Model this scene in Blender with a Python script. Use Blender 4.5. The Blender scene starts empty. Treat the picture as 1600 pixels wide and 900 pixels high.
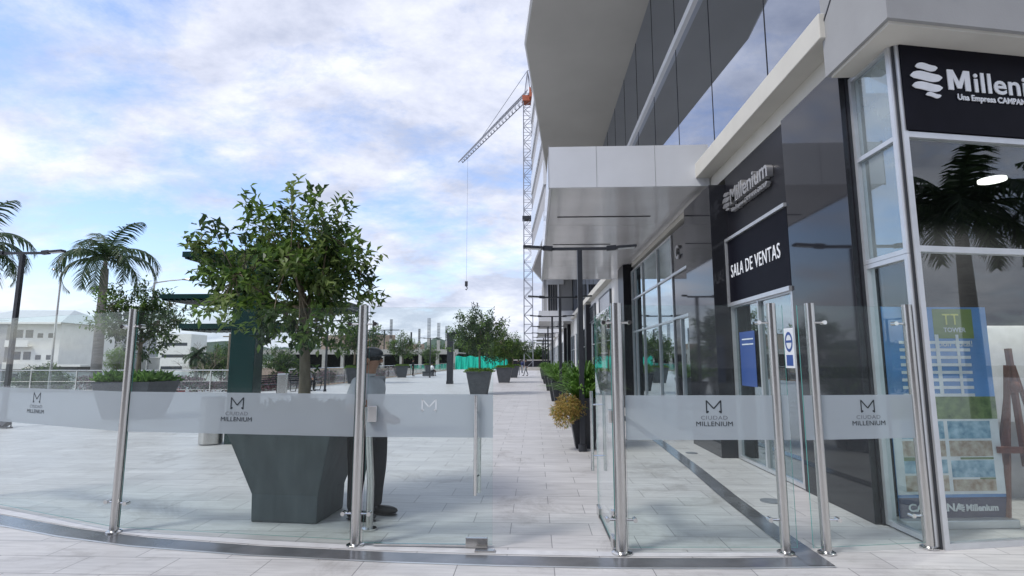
import bpy, bmesh, math, random
from mathutils import Vector, Matrix, Euler
R = math.radians
random.seed(7)
sc = bpy.context.scene
col = sc.collection
# ------------------------------------------------------------------ camera
cam = bpy.data.cameras.new('camera'); co = bpy.data.objects.new('camera', cam); col.objects.link(co)
cam.sensor_width = 36; cam.lens = 36*850/1600; cam.clip_start = .05; cam.clip_end = 3000
co.location = (0, 0, 1.6); co.rotation_euler = (R(90+7.5726), 0, R(2.3374))
sc.camera = co
# ------------------------------------------------------------------ world
SUN_EL, SUN_AZ = 52, 235      # azimuth clockwise from +Y: behind the camera, left
w = bpy.data.worlds.new('World'); sc.world = w; w.use_nodes = True
N, L = w.node_tree.nodes, w.node_tree.links; N.clear()
def nn(t, **k):
    n = N.new(t)
    for a, b in k.items(): setattr(n, a, b)
    return n
sky = nn('ShaderNodeTexSky', sky_type='NISHITA', sun_disc=False, sun_elevation=R(SUN_EL), sun_rotation=R(SUN_AZ), air_density=1.0, dust_density=1.2, ozone_density=2.0)
bg = nn('ShaderNodeBackground'); bg.inputs[1].default_value = .145
out = nn('ShaderNodeOutputWorld')
tc = nn('ShaderNodeTexCoord'); sep = nn('ShaderNodeSeparateXYZ'); L.new(tc.outputs['Generated'], sep.inputs[0])
def mth(op, a, b=None, clamp=False):
    m = nn('ShaderNodeMath', operation=op, use_clamp=clamp)
    for i, v in enumerate((a, b)):
        if v is None: continue
        if isinstance(v, (int, float)): m.inputs[i].default_value = v
        else: L.new(v, m.inputs[i])
    return m.outputs[0]
den = mth('ADD', mth('MAXIMUM', sep.outputs[2], 0.0), .28)
cb = nn('ShaderNodeCombineXYZ'); L.new(mth('DIVIDE', sep.outputs[0], den), cb.inputs[0]); L.new(mth('DIVIDE', sep.outputs[1], den), cb.inputs[1])
mp = nn('ShaderNodeMapping'); mp.inputs['Location'].default_value = (3.55, 1.9, 0); mp.inputs['Scale'].default_value = (1, 1.25, 1); mp.inputs['Rotation'].default_value = (0, 0, R(-18)); L.new(cb.outputs[0], mp.inputs[0])
def noise(scale, det, rough, dist=0, src=None):
    n = nn('ShaderNodeTexNoise'); n.inputs['Scale'].default_value = scale; n.inputs['Detail'].default_value = det
    n.inputs['Roughness'].default_value = rough; n.inputs['Distortion'].default_value = dist; L.new(src or mp.outputs[0], n.inputs['Vector']); return n.outputs[0]
big = noise(.8, 3, .5, .3); fine = noise(3.0, 10, .66, .15); 
cov = mth('ADD', mth('MULTIPLY', big, .62), mth('MULTIPLY', fine, .46))
rp = nn('ShaderNodeValToRGB'); L.new(cov, rp.inputs[0])
rp.color_ramp.elements[0].position = .415; rp.color_ramp.elements[0].color = (0, 0, 0, 1)
rp.color_ramp.elements[1].position = .55; rp.color_ramp.elements[1].color = (1, 1, 1, 1)
shade = noise(2.6, 9, .62, .15)
rc = nn('ShaderNodeValToRGB'); L.new(shade, rc.inputs[0])
rc.color_ramp.elements[0].position = .38; rc.color_ramp.elements[0].color = (2.85, 3.05, 3.75, 1)
rc.color_ramp.elements[1].position = .62; rc.color_ramp.elements[1].color = (4.75, 4.85, 5.4, 1)
boost = nn('ShaderNodeMix', data_type='RGBA', blend_type='MULTIPLY'); boost.inputs[0].default_value = 1
L.new(sky.outputs[0], boost.inputs[6]); boost.inputs[7].default_value = (1.12, 1.13, 1.24, 1)
cover = mth('MULTIPLY', rp.outputs[0], .93)
hz = mth('MULTIPLY', mth('SUBTRACT', 1.0, mth('MULTIPLY', mth('ABSOLUTE', sep.outputs[2]), 5.0, True), True), .45)
cover2 = mth('MAXIMUM', cover, hz)
mx = nn('ShaderNodeMix', data_type='RGBA'); L.new(cover2, mx.inputs[0]); L.new(boost.outputs[2], mx.inputs[6]); L.new(rc.outputs[0], mx.inputs[7])
L.new(mx.outputs[2], bg.inputs[0]); L.new(bg.outputs[0], out.inputs[0])
# ------------------------------------------------------------------ sun
sd = bpy.data.lights.new('sun', 'SUN'); sd.energy = 1.5; sd.angle = R(12); sd.color = (1, .96, .91)
so = bpy.data.objects.new('sun', sd); col.objects.link(so); so.location = (0, 0, 60)
az = R(SUN_AZ); dv = Vector((math.sin(az)*math.cos(R(SUN_EL)), math.cos(az)*math.cos(R(SUN_EL)), math.sin(R(SUN_EL))))
so.rotation_euler = dv.to_track_quat('Z', 'Y').to_euler()
sc.view_settings.view_transform = 'Standard'; sc.view_settings.look = 'None'; sc.view_settings.gamma = 1; sc.view_settings.exposure = 0.60
sc.cycles.max_bounces = 10; sc.cycles.transparent_max_bounces = 24; sc.cycles.glossy_bounces = 5; sc.cycles.diffuse_bounces = 3
sc.cycles.caustics_reflective = False; sc.cycles.caustics_refractive = False; sc.cycles.sample_clamp_indirect = 4
# ------------------------------------------------------------------ materials
def mat(name, c, rough=.6, metal=0, var=.12, scale=6, bump=0, bscale=40, spec=.5, ior=1.45, c2=None, coat=0, stretch=(1,1,1), trans=0):
    m = bpy.data.materials.new(name); m.use_nodes = True; n, l = m.node_tree.nodes, m.node_tree.links
    b = n['Principled BSDF']; b.inputs['Roughness'].default_value = rough; b.inputs['Metallic'].default_value = metal
    b.inputs['Specular IOR Level'].default_value = spec; b.inputs['IOR'].default_value = ior; b.inputs['Coat Weight'].default_value = coat
    t = n.new('ShaderNodeTexCoord'); mpn = n.new('ShaderNodeMapping'); mpn.inputs['Scale'].default_value = stretch
    l.new(t.outputs['Object'], mpn.inputs[0])
    no = n.new('ShaderNodeTexNoise'); no.inputs['Scale'].default_value = scale; no.inputs['Detail'].default_value = 6; l.new(mpn.outputs[0], no.inputs['Vector'])
    r = n.new('ShaderNodeValToRGB'); r.color_ramp.elements[0].position = .3; r.color_ramp.elements[1].position = .7
    c2 = c2 or tuple(min(1, x*(1+var)) for x in c); c1 = c if c2 and var == 0 else tuple(x*(1-var) for x in c)
    r.color_ramp.elements[0].color = (*c1, 1); r.color_ramp.elements[1].color = (*c2, 1)
    l.new(no.outputs[0], r.inputs[0]); l.new(r.outputs[0], b.inputs['Base Color'])
    if bump:
        nb = n.new('ShaderNodeTexNoise'); nb.inputs['Scale'].default_value = bscale; nb.inputs['Detail'].default_value = 4; l.new(mpn.outputs[0], nb.inputs['Vector'])
        bp = n.new('ShaderNodeBump'); bp.inputs['Strength'].default_value = bump; bp.inputs['Distance'].default_value = .01
        l.new(nb.outputs[0], bp.inputs['Height']); l.new(bp.outputs[0], b.inputs['Normal'])
    return m
def leafmat(name, c1, c2, back=.35, scale=3, rough=.45):
    m = bpy.data.materials.new(name); m.use_nodes = True; n, l = m.node_tree.nodes, m.node_tree.links
    b = n['Principled BSDF']; b.inputs['Roughness'].default_value = rough
    g = n.new('ShaderNodeNewGeometry'); r = n.new('ShaderNodeValToRGB')
    r.color_ramp.elements[0].color = (*c1, 1); r.color_ramp.elements[1].color = (*c2, 1)
    l.new(g.outputs['Random Per Island'], r.inputs[0]); l.new(r.outputs[0], b.inputs['Base Color'])
    tr = n.new('ShaderNodeBsdfTranslucent'); l.new(r.outputs[0], tr.inputs[0]); ms = n.new('ShaderNodeMixShader'); ms.inputs[0].default_value = back
    l.new(b.outputs[0], ms.inputs[1]); l.new(tr.outputs[0], ms.inputs[2]); l.new(ms.outputs[0], n['Material Output'].inputs[0])
    return m
def glassmat(name, tint=(.95, .99, .98), refl=1.0, ior=1.5, dirt=.03, gcol=(1, 1, 1), rough=.0):
    m = bpy.data.materials.new(name); m.use_nodes = True; n, l = m.node_tree.nodes, m.node_tree.links; n.remove(n['Principled BSDF'])
    t = n.new('ShaderNodeBsdfTransparent'); t.inputs[0].default_value = (*tint, 1)
    g = n.new('ShaderNodeBsdfGlossy'); g.inputs['Roughness'].default_value = rough; g.inputs[0].default_value = (*gcol, 1)
    r0 = ((ior-1)/(ior+1))**2*refl     # Schlick reflectance, the same on both sides of the sheet
    f = n.new('ShaderNodeLayerWeight'); f.inputs[0].default_value = .5; pw = n.new('ShaderNodeMath'); pw.operation = 'POWER'; l.new(f.outputs['Facing'], pw.inputs[0]); pw.inputs[1].default_value = 5 if ior < 2 else 2.6
    mu = n.new('ShaderNodeMath'); mu.operation = 'MULTIPLY_ADD'; mu.use_clamp = True; l.new(pw.outputs[0], mu.inputs[0]); mu.inputs[1].default_value = 1-r0; mu.inputs[2].default_value = r0
    ms = n.new('ShaderNodeMixShader'); l.new(mu.outputs[0], ms.inputs[0]); l.new(t.outputs[0], ms.inputs[1]); l.new(g.outputs[0], ms.inputs[2])
    d = n.new('ShaderNodeBsdfDiffuse'); d.inputs[0].default_value = (.6, .66, .65, 1)
    tx = n.new('ShaderNodeTexCoord'); no = n.new('ShaderNodeTexNoise'); no.inputs['Scale'].default_value = 1.3; no.inputs['Detail'].default_value = 5; l.new(tx.outputs['Object'], no.inputs['Vector'])
    m2 = n.new('ShaderNodeMath'); m2.operation = 'MULTIPLY'; m2.inputs[1].default_value = dirt*2; l.new(no.outputs[0], m2.inputs[0])
    ms2 = n.new('ShaderNodeMixShader'); l.new(m2.outputs[0], ms2.inputs[0]); l.new(ms.outputs[0], ms2.inputs[1]); l.new(d.outputs[0], ms2.inputs[2])
    l.new(ms2.outputs[0], n['Material Output'].inputs[0]); return m
def frostmat():
    m = bpy.data.materials.new('frosted_film'); m.use_nodes = True; n, l = m.node_tree.nodes, m.node_tree.links; n.remove(n['Principled BSDF'])
    d = n.new('ShaderNodeBsdfDiffuse'); d.inputs[0].default_value = (.53, .575, .61, 1)
    tr = n.new('ShaderNodeBsdfTranslucent'); tr.inputs[0].default_value = (.62, .68, .73, 1)
    t = n.new('ShaderNodeBsdfTransparent'); t.inputs[0].default_value = (.85, .92, .95, 1)
    a = n.new('ShaderNodeMixShader'); a.inputs[0].default_value = .45; l.new(d.outputs[0], a.inputs[1]); l.new(tr.outputs[0], a.inputs[2])
    tx = n.new('ShaderNodeTexCoord'); no = n.new('ShaderNodeTexNoise'); no.inputs['Scale'].default_value = 1.1; l.new(tx.outputs['Object'], no.inputs['Vector'])
    mr = n.new('ShaderNodeMapRange'); mr.inputs[3].default_value = .12; mr.inputs[4].default_value = .25; l.new(no.outputs[0], mr.inputs[0])
    b = n.new('ShaderNodeMixShader'); l.new(mr.outputs[0], b.inputs[0]); l.new(a.outputs[0], b.inputs[1]); l.new(t.outputs[0], b.inputs[2])
    l.new(b.outputs[0], n['Material Output'].inputs[0]); return m
def tilemat():
    m = bpy.data.materials.new('deck_tiles'); m.use_nodes = True; n, l = m.node_tree.nodes, m.node_tree.links; b = n['Principled BSDF']
    t = n.new('ShaderNodeTexCoord'); mpn = n.new('ShaderNodeMapping'); mpn.inputs['Location'].default_value = (.235, .1, 0); l.new(t.outputs['Object'], mpn.inputs[0])
    br = n.new('ShaderNodeTexBrick'); br.offset = .5; br.inputs['Scale'].default_value = 1; br.inputs['Brick Width'].default_value = .76; br.inputs['Row Height'].default_value = .36
    br.inputs['Mortar Size'].default_value = .004; br.inputs['Mortar Smooth'].default_value = .3; br.inputs['Bias'].default_value = 0
    br.inputs['Color1'].default_value = (.585, .575, .565, 1); br.inputs['Color2'].default_value = (.65, .64, .63, 1); br.inputs['Mortar'].default_value = (.23, .225, .23, 1)
    l.new(mpn.outputs[0], br.inputs['Vector'])
    no = n.new('ShaderNodeTexNoise'); no.inputs['Scale'].default_value = 1.3; no.inputs['Detail'].default_value = 8; no.inputs['Roughness'].default_value = .65
    st = n.new('ShaderNodeMapping'); st.inputs['Scale'].default_value = (.55, 2.2, 1); l.new(t.outputs['Object'], st.inputs[0]); l.new(st.outputs[0], no.inputs['Vector'])
    r = n.new('ShaderNodeValToRGB'); r.color_ramp.elements[0].position = .3; r.color_ramp.elements[0].color = (.80, .80, .81, 1); r.color_ramp.elements[1].position = .62; r.color_ramp.elements[1].color = (1, 1, 1, 1); l.new(no.outputs[0], r.inputs[0])
    n2 = n.new('ShaderNodeTexNoise'); n2.inputs['Scale'].default_value = 9; n2.inputs['Detail'].default_value = 8; st2 = n.new('ShaderNodeMapping'); st2.inputs['Scale'].default_value = (.3, 2.5, 1); l.new(t.outputs['Object'], st2.inputs[0]); l.new(st2.outputs[0], n2.inputs['Vector'])
    r2 = n.new('ShaderNodeValToRGB'); r2.color_ramp.elements[0].position = .35; r2.color_ramp.elements[0].color = (.86, .86, .86, 1); r2.color_ramp.elements[1].position = .6; r2.color_ramp.elements[1].color = (1, 1, 1, 1); l.new(n2.outputs[0], r2.inputs[0])
    m1 = n.new('ShaderNodeMix'); m1.data_type = 'RGBA'; m1.blend_type = 'MULTIPLY'; m1.inputs[0].default_value = 1; l.new(br.outputs[0], m1.inputs[6]); l.new(r.outputs[0], m1.inputs[7])
    m2 = n.new('ShaderNodeMix'); m2.data_type = 'RGBA'; m2.blend_type = 'MULTIPLY'; m2.inputs[0].default_value = 1; l.new(m1.outputs[2], m2.inputs[6]); l.new(r2.outputs[0], m2.inputs[7])
    n3 = n.new('ShaderNodeTexNoise'); n3.inputs['Scale'].default_value = .9; n3.inputs['Detail'].default_value = 12; n3.inputs['Roughness'].default_value = .8; n3.inputs['Distortion'].default_value = .6; l.new(t.outputs['Object'], n3.inputs['Vector'])
    r3 = n.new('ShaderNodeValToRGB'); r3.color_ramp.elements[0].position = .30; r3.color_ramp.elements[0].color = (.62, .60, .58, 1); r3.color_ramp.elements[1].position = .47; r3.color_ramp.elements[1].color = (1, 1, 1, 1); l.new(n3.outputs[0], r3.inputs[0])
    m3 = n.new('ShaderNodeMix'); m3.data_type = 'RGBA'; m3.blend_type = 'MULTIPLY'; m3.inputs[0].default_value = 1; l.new(m2.outputs[2], m3.inputs[6]); l.new(r3.outputs[0], m3.inputs[7])
    l.new(m3.outputs[2], b.inputs['Base Color'])
    rr = n.new('ShaderNodeMapRange'); rr.inputs[3].default_value = .34; rr.inputs[4].default_value = .62; l.new(no.outputs[0], rr.inputs[0]); l.new(rr.outputs[0], b.inputs['Roughness'])
    bp = n.new('ShaderNodeBump'); bp.inputs['Strength'].default_value = .35; bp.inputs['Distance'].default_value = .004; bp.invert = True; l.new(br.outputs['Fac'], bp.inputs['Height']); l.new(bp.outputs[0], b.inputs['Normal'])
    return m
def emit(name, c, s):
    m = bpy.data.materials.new(name); m.use_nodes = True; n, l = m.node_tree.nodes, m.node_tree.links
    b = n['Principled BSDF']; b.inputs['Base Color'].default_value = (*c, 1); b.inputs['Emission Color'].default_value = (*c, 1); b.inputs['Emission Strength'].default_value = s; return m
M = {}
M['tile'] = tilemat()
M['strip'] = mat('polished_strip', (.16, .165, .175), .16, .2, .35, 2.2, stretch=(1, 1, 1))
M['striplight'] = mat('light_sill', (.62, .62, .63), .4)
M['granite'] = mat('black_granite', (.022, .023, .028), .045, 0, .3, 90, spec=.5, ior=1.5)
M['granite2'] = mat('black_granite_matt', (.016, .016, .020), .35, 0, .3, 60, spec=.25)
M['cream'] = mat('cream_stucco', (.60, .585, .53), .85, 0, .05, 2, .15, 60)
M['white_wall'] = mat('white_stucco', (.68, .68, .67), .85, 0, .06, 1.3, .15, 50)
M['grey_wall'] = mat('grey_stucco', (.33, .335, .34), .85, 0, .06, 2, .15, 70)
M['soffit'] = mat('soffit_paint', (.47, .465, .435), .8, 0, .05, .6, .1, 30)
M['white_panel'] = mat('white_composite_panel', (.70, .72, .75), .28, 0, .03, 2, coat=.3)
M['shiny_panel'] = mat('glossy_soffit_panel', (.74, .74, .75), .13, .0, .06, 1.2, .06, 3, spec=.8)
M['alu'] = mat('aluminium', (.62, .64, .66), .35, .6, .05, 8)
M['steel'] = mat('brushed_steel', (.56, .55, .53), .27, 1, .10, 30, stretch=(8, 8, .4))
M['steel2'] = mat('polished_steel', (.65, .65, .64), .15, 1, .06, 20)
M['dark'] = mat('dark_paint', (.035, .038, .045), .42, .2, .15, 12)
M['curtain'] = glassmat('curtain_glass', (.15, .17, .17), 1.0, 3.1, .0, (.82, .88, 1.0))
M['shopglass'] = glassmat('shop_glass', (.62, .70, .70), 1.0, 2.3, .015, (.88, .96, 1.0))
M['filmglass'] = glassmat('film_glass', (.55, .66, .70), 1.0, 2.3, .24, (.85, .95, 1.0))
M['frontglass'] = glassmat('front_glass', (.88, .92, .92), 1.0, 1.75, .0)
M['fence_glass'] = glassmat('fence_glass', (.955, .99, .985), 1.0, 1.22, .008)
M['rail_glass'] = glassmat('railing_glass', (.80, .88, .90), 1.0, 1.4, .10)
M['edge'] = mat('glass_edge', (.10, .33, .30), .15, 0, .1, 4)
M['frost'] = frostmat()
M['blackfilm'] = mat('black_vinyl', (.02, .025, .03), .4)
M['greyfilm'] = mat('grey_vinyl', (.20, .215, .235), .5)
M['whitefilm'] = mat('white_vinyl', (.66, .69, .71), .5)
M['signblack'] = mat('sign_black', (.004, .004, .009), .45, spec=.15, metal=0, var=.2) if 0 else mat('sign_black', (.005, .005, .010), .5, spec=.12) if 1 else mat('x', (.008, .009, .016), .32, 0, .2, 5)
M['signwhite'] = mat('sign_white', (.86, .88, .90), .5, 0, .04, 9)
M['signmetal'] = mat('sign_metal', (.55, .55, .56), .3, .7, .08, 14)
M['pot'] = mat('graphite_planter', (.066, .082, .088), .5, 0, .25, 3.5, .15, 90, stretch=(2.5, 2.5, .35))
M['potgrey'] = mat('grey_planter', (.075, .082, .092), .5, 0, .15, 5, .15, 80)
M['soil'] = mat('soil', (.05, .035, .022), .95, 0, .4, 30, .6, 40)
M['bark'] = mat('bark', (.22, .18, .13), .9, 0, .3, 14, .5, 30, stretch=(1, 1, .3))
M['palmbark'] = mat('palm_bark', (.27, .25, .225), .85, 0, .18, 6, .3, 14, stretch=(.4, .4, 3))
M['leaf'] = leafmat('broad_leaf', (.04, .095, .022), (.19, .30, .06), .42)
M['leaflight'] = leafmat('light_leaf', (.12, .19, .05), (.28, .36, .12), .42)
M['leafdark'] = leafmat('dark_leaf', (.020, .050, .018), (.065, .12, .035))
M['leafbrown'] = leafmat('autumn_leaf', (.10, .05, .02), (.22, .12, .04))
M['palmleaf'] = leafmat('palm_leaf', (.020, .050, .022), (.075, .13, .042), .3)
M['grass'] = leafmat('strap_leaf', (.04, .12, .015), (.22, .40, .08), .35)
M['lime'] = leafmat('lime_leaf', (.10, .20, .02), (.20, .32, .05), .35)
M['drygrass'] = leafmat('ochre_flower', (.34, .22, .05), (.62, .46, .15), .3)
M['pink'] = leafmat('pink_flower', (.22, .10, .13), (.34, .20, .22), .3)
M['teal'] = mat('teal_paint', (.004, .032, .030), .25, .1, .15, 3, coat=.4)
M['netgreen'] = mat('construction_net', (.01, .50, .36), .8, 0, .12, 4)
M['concrete'] = mat('concrete', (.42, .40, .37), .9, 0, .12, 3, .2, 20)
M['block'] = mat('block_wall', (.40, .31, .25), .9, 0, .15, 4)
M['void'] = mat('unlit_interior', (.02, .02, .02), .9)
M['bwhite'] = mat('sunlit_white_paint', (.86, .84, .78), .8, 0, .05, 1)
M['bgrey'] = mat('grey_paint', (.42, .42, .43), .8, 0, .06, 1)
M['roofw'] = mat('pale_metal_roof', (.50, .56, .55), .5, .1, .06, 2)
M['win'] = mat('window_glass_dark', (.05, .06, .07), .1)
M['low'] = mat('ground_low', (.16, .16, .13), .95, 0, .3, .08, c2=(.20, .20, .19))
M['asphalt'] = mat('asphalt', (.06, .06, .062), .9, 0, .15, 1)
M['rear'] = mat('brown_render_wall', (.09, .075, .06), .85, 0, .15, 1)
M['hill'] = mat('hill_green', (.07, .10, .075), .95, 0, .25, .05)
M['crane'] = mat('crane_paint', (.24, .25, .28), .5, .3, .1, 2)
M['cranered'] = mat('crane_cab_paint', (.42, .12, .06), .5)
M['carw'] = mat('car_white', (.75, .75, .76), .25, 0, .02, 2, coat=.6)
M['carr'] = mat('car_red', (.30, .04, .04), .25, 0, .02, 2, coat=.6)
M['tyre'] = mat('rubber', (.02, .02, .02), .8)
M['shirt'] = mat('grey_shirt_cloth', (.42, .43, .46), .85, 0, .10, 9, .6, 9)
M['trousers'] = mat('black_trouser_cloth', (.012, .012, .016), .9, 0, .2, 14, .3, 25)
M['skin'] = mat('skin', (.30, .16, .10), .5, 0, .08, 20)
M['hair'] = mat('hair', (.012, .01, .01), .7)
M['shoe'] = mat('shoe_leather', (.012, .011, .012), .35)
M['blue'] = mat('poster_blue', (.03, .08, .28), .4, 0, .06, 5)
M['navy'] = mat('poster_navy', (.012, .022, .09), .4)
M['poster_w'] = mat('poster_white', (.75, .78, .80), .4)
M['poster_sky'] = mat('poster_sky', (.10, .28, .60), .4, 0, .3, 2)
M['poster_green'] = mat('poster_foliage', (.08, .20, .05), .5, 0, .5, 14, c2=(.20, .30, .10))
M['poster_olive'] = mat('poster_olive', (.16, .24, .05), .5)
M['poster_yellow'] = mat('poster_yellow', (.75, .72, .15), .5)
M['poster_sand'] = mat('poster_terracotta', (.42, .26, .14), .5, 0, .4, 16, c2=(.62, .56, .46))
M['poster_pool'] = mat('poster_pool', (.05, .30, .48), .5, 0, .3, 14, c2=(.45, .66, .78))
M['wood'] = mat('easel_wood', (.16, .05, .028), .5, 0, .25, 8, stretch=(6, 6, .6))
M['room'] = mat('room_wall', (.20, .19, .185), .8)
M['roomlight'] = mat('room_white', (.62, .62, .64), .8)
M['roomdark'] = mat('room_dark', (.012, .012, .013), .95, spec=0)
M['lamp'] = emit('lamp_light', (1, .96, .88), 1.6)
M['crate'] = mat('cream_counter', (.5, .47, .4), .6)
# ------------------------------------------------------------------ helpers
class MB:
    def __init__(s): s.v = []; s.f = []; s.m = []; s.mats = []
    def mi(s, m):
        if m not in s.mats: s.mats.append(m)
        return s.mats.index(m)
    def add(s, vs, fs, m=None):
        o = len(s.v); s.v += [tuple(v) for v in vs]; k = s.mi(m) if m else 0
        for f in fs: s.f.append(tuple(i+o for i in f)); s.m.append(k)
    def box(s, x0, x1, y0, y1, z0, z1, m=None, mtx=None):
        vs = [Vector((x, y, z)) for z in (z0, z1) for y in (y0, y1) for x in (x0, x1)]
        if mtx: vs = [mtx @ v for v in vs]
        s.add(vs, [(0, 2, 3, 1), (4, 5, 7, 6), (0, 1, 5, 4), (2, 6, 7, 3), (0, 4, 6, 2), (1, 3, 7, 5)], m)
    def bar(s, a, b, w, h=None, m=None, up=(0, 0, 1)):     # rectangular bar from a to b
        a, b = Vector(a), Vector(b); d = b-a; h = h or w
        if d.length < 1e-6: return
        z = d.normalized(); u = Vector(up)
        if abs(z.dot(u)) > .99: u = Vector((1, 0, 0))
        x = z.cross(u).normalized(); y = x.cross(z)
        vs = [p+x*i*w/2+y*j*h/2 for p in (a, b) for i, j in ((-1, -1), (1, -1), (1, 1), (-1, 1))]
        s.add(vs, [(3, 2, 1, 0), (4, 5, 6, 7), (0, 1, 5, 4), (1, 2, 6, 5), (2, 3, 7, 6), (3, 0, 4, 7)], m)
    def tube(s, pts, rad, n=12, m=None, cap=True):
        pts = [Vector(p) for p in pts]; rad = rad if isinstance(rad, (list, tuple)) else [rad]*len(pts)
        o = len(s.v); k = s.mi(m) if m else 0; prev = None
        for i, p in enumerate(pts):
            d = (pts[min(i+1, len(pts)-1)]-pts[max(i-1, 0)])
            d = d.normalized() if d.length > 1e-9 else Vector((0, 0, 1))
            if prev is None:
                x = d.orthogonal().normalized()
            else:
                x = (prev-d*prev.dot(d)); x = x.normalized() if x.length > 1e-6 else d.orthogonal().normalized()
            prev = x; y = d.cross(x)
            for j in range(n):
                a = 2*math.pi*j/n; s.v.append(tuple(p+(x*math.cos(a)+y*math.sin(a))*rad[i]))
        for i in range(len(pts)-1):
            for j in range(n):
                s.f.append((o+i*n+j, o+i*n+(j+1) % n, o+(i+1)*n+(j+1) % n, o+(i+1)*n+j)); s.m.append(k)
        if cap:
            s.f.append(tuple(o+j for j in reversed(range(n)))); s.m.append(k)
            s.f.append(tuple(o+(len(pts)-1)*n+j for j in range(n))); s.m.append(k)
    def ell(s, c, r, n=12, k=8, m=None, mtx=None):
        vs = []; c = Vector(c)
        for i in range(k+1):
            t = math.pi*i/k
            for j in range(n):
                a = 2*math.pi*j/n; v = Vector((r[0]*math.sin(t)*math.cos(a), r[1]*math.sin(t)*math.sin(a), r[2]*math.cos(t)))
                if mtx: v = mtx @ v
                vs.append(c+v)
        s.add(vs, [(i*n+j, (i+1)*n+j, (i+1)*n+(j+1) % n, i*n+(j+1) % n) for i in range(k) for j in range(n)], m)
    def prism(s, poly, z0, z1, m=None, mtx=None):        # poly in xy, CCW
        n = len(poly); vs = [Vector((x, y, z)) for z in (z0, z1) for x, y in poly]
        if mtx: vs = [mtx @ v for v in vs]
        s.add(vs, [tuple(reversed(range(n))), tuple(range(n, 2*n))]+[(i, (i+1) % n, n+(i+1) % n, n+i) for i in range(n)], m)
    def build(s, name, m=None, parent=None, bevel=0, smooth=False, label=None):
        me = bpy.data.meshes.new(name); me.from_pydata(s.v, [], s.f)
        for q in ([m] if m else [M[k] if isinstance(k, str) else k for k in s.mats]): me.materials.append(q)
        if not m: me.polygons.foreach_set('material_index', s.m)
        if smooth:
            me.polygons.foreach_set('use_smooth', [True]*len(me.polygons))
            try: me.set_sharp_from_angle(angle=R(40))
            except Exception: pass
        me.update(); o = bpy.data.objects.new(name, me); col.objects.link(o)
        if parent: o.parent = parent
        if bevel:
            b = o.modifiers.new('b', 'BEVEL'); b.width = bevel; b.segments = 2; b.limit_method = 'ANGLE'
        if label: o['label'] = label
        return o
def tag(o, label=None, cat=None, group=None, kind=None):
    if label: o['label'] = label
    if cat: o['category'] = cat
    if group: o['group'] = group
    if kind: o['kind'] = kind
    return o
def thing(name, label, cat, loc=(0, 0, 0), rz=0, group=None):
    o = bpy.data.objects.new(name, None); col.objects.link(o); o.location = loc; o.rotation_euler = (0, 0, rz); o.empty_display_size = .1
    return tag(o, label, cat, group)
def dup(o, loc=None, rz=None, label=None, group=None, scale=None, parent=None):
    c = o.copy(); col.objects.link(c)
    if parent: c.parent = parent
    for ch in list(o.children): dup(ch, parent=c)
    if loc is not None: c.location = loc
    if rz is not None: c.rotation_euler = (0, 0, rz)
    if scale: c.scale = (scale,)*3 if not isinstance(scale, tuple) else scale
    if label: c['label'] = label
    if group: c['group'] = group
    return c
def part(name, m, parent, *boxes, bevel=0):
    b = MB()
    for q in boxes: b.box(*q)
    return b.build(name, M[m], parent, bevel)
def text_obj(name, s, m, parent, mtx, size, bold=0, ext=.004, align='LEFT', sx=1, space=1):
    c = bpy.data.curves.new(name, 'FONT'); c.body = s; c.size = size; c.extrude = ext; c.offset = bold; c.align_x = align; c.space_character = space; c.resolution_u = 4
    t = bpy.data.objects.new(name, c); col.objects.link(t); bpy.context.view_layer.update()
    me = bpy.data.meshes.new_from_object(t.evaluated_get(bpy.context.evaluated_depsgraph_get())); bpy.data.objects.remove(t); bpy.data.curves.remove(c)
    me.transform(Matrix.Diagonal((sx, 1, 1, 1))); me.transform(mtx); me.materials.clear(); me.materials.append(M[m])
    o = bpy.data.objects.new(name, me); col.objects.link(o); o.parent = parent; return o
def frame_mtx(o, xdir, zup=(0, 0, 1)):                  # local x along xdir, local y up, local z toward viewer
    x = Vector(xdir).normalized(); y = Vector(zup).normalized(); z = x.cross(y)
    return Matrix(((x.x, y.x, z.x, o[0]), (x.y, y.y, z.y, o[1]), (x.z, y.z, z.z, o[2]), (0, 0, 0, 1)))
# ================================================================== SETTING
def sheet(name, poly, z, m, th=.0):
    b = MB()
    if th: b.prism(poly, z-th, z)
    else: b.add([(x, y, z) for x, y in poly], [tuple(range(len(poly)))])
    return tag(b.build(name, M[m]), kind='structure')
sheet('ground', [(-900, -300), (900, -300), (900, 1500), (-900, 1500)], -3.0, 'low')
sheet('deck', [(-27, 26.6), (-45, 19), (-45, -30), (60, -30), (60, 130), (-14.5, 130), (-13.4, 60), (-13.4, 30.0), (-14.2, 28.0)][::-1], 0, 'tile', 2.9)
sheet('road', [(-200, 62), (-22, 62), (-22, 74), (-200, 74)], -2.99, 'asphalt')
def ribbon(pts, wd, z, name, m, side=1):
    P = [Vector((x, y)) for x, y in pts]; b = MB(); vs = []
    for i, p in enumerate(P):
        ds = []
        if i: ds.append((P[i]-P[i-1]).normalized())
        if i < len(P)-1: ds.append((P[i+1]-P[i]).normalized())
        d = sum(ds, Vector((0, 0))).normalized(); nrm = Vector((-d.y, d.x)); k = 1/max(.3, nrm.dot(Vector((-ds[0].y, ds[0].x))))
        vs += [(p.x, p.y, z), (p.x+nrm.x*wd*side*k, p.y+nrm.y*wd*side*k, z)]
    b.add(vs, [(2*i, 2*i+2, 2*i+3, 2*i+1) if side > 0 else (2*i+1, 2*i+3, 2*i+2, 2*i) for i in range(len(P)-1)])
    return tag(b.build(name, M[m]), kind='structure')
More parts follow.
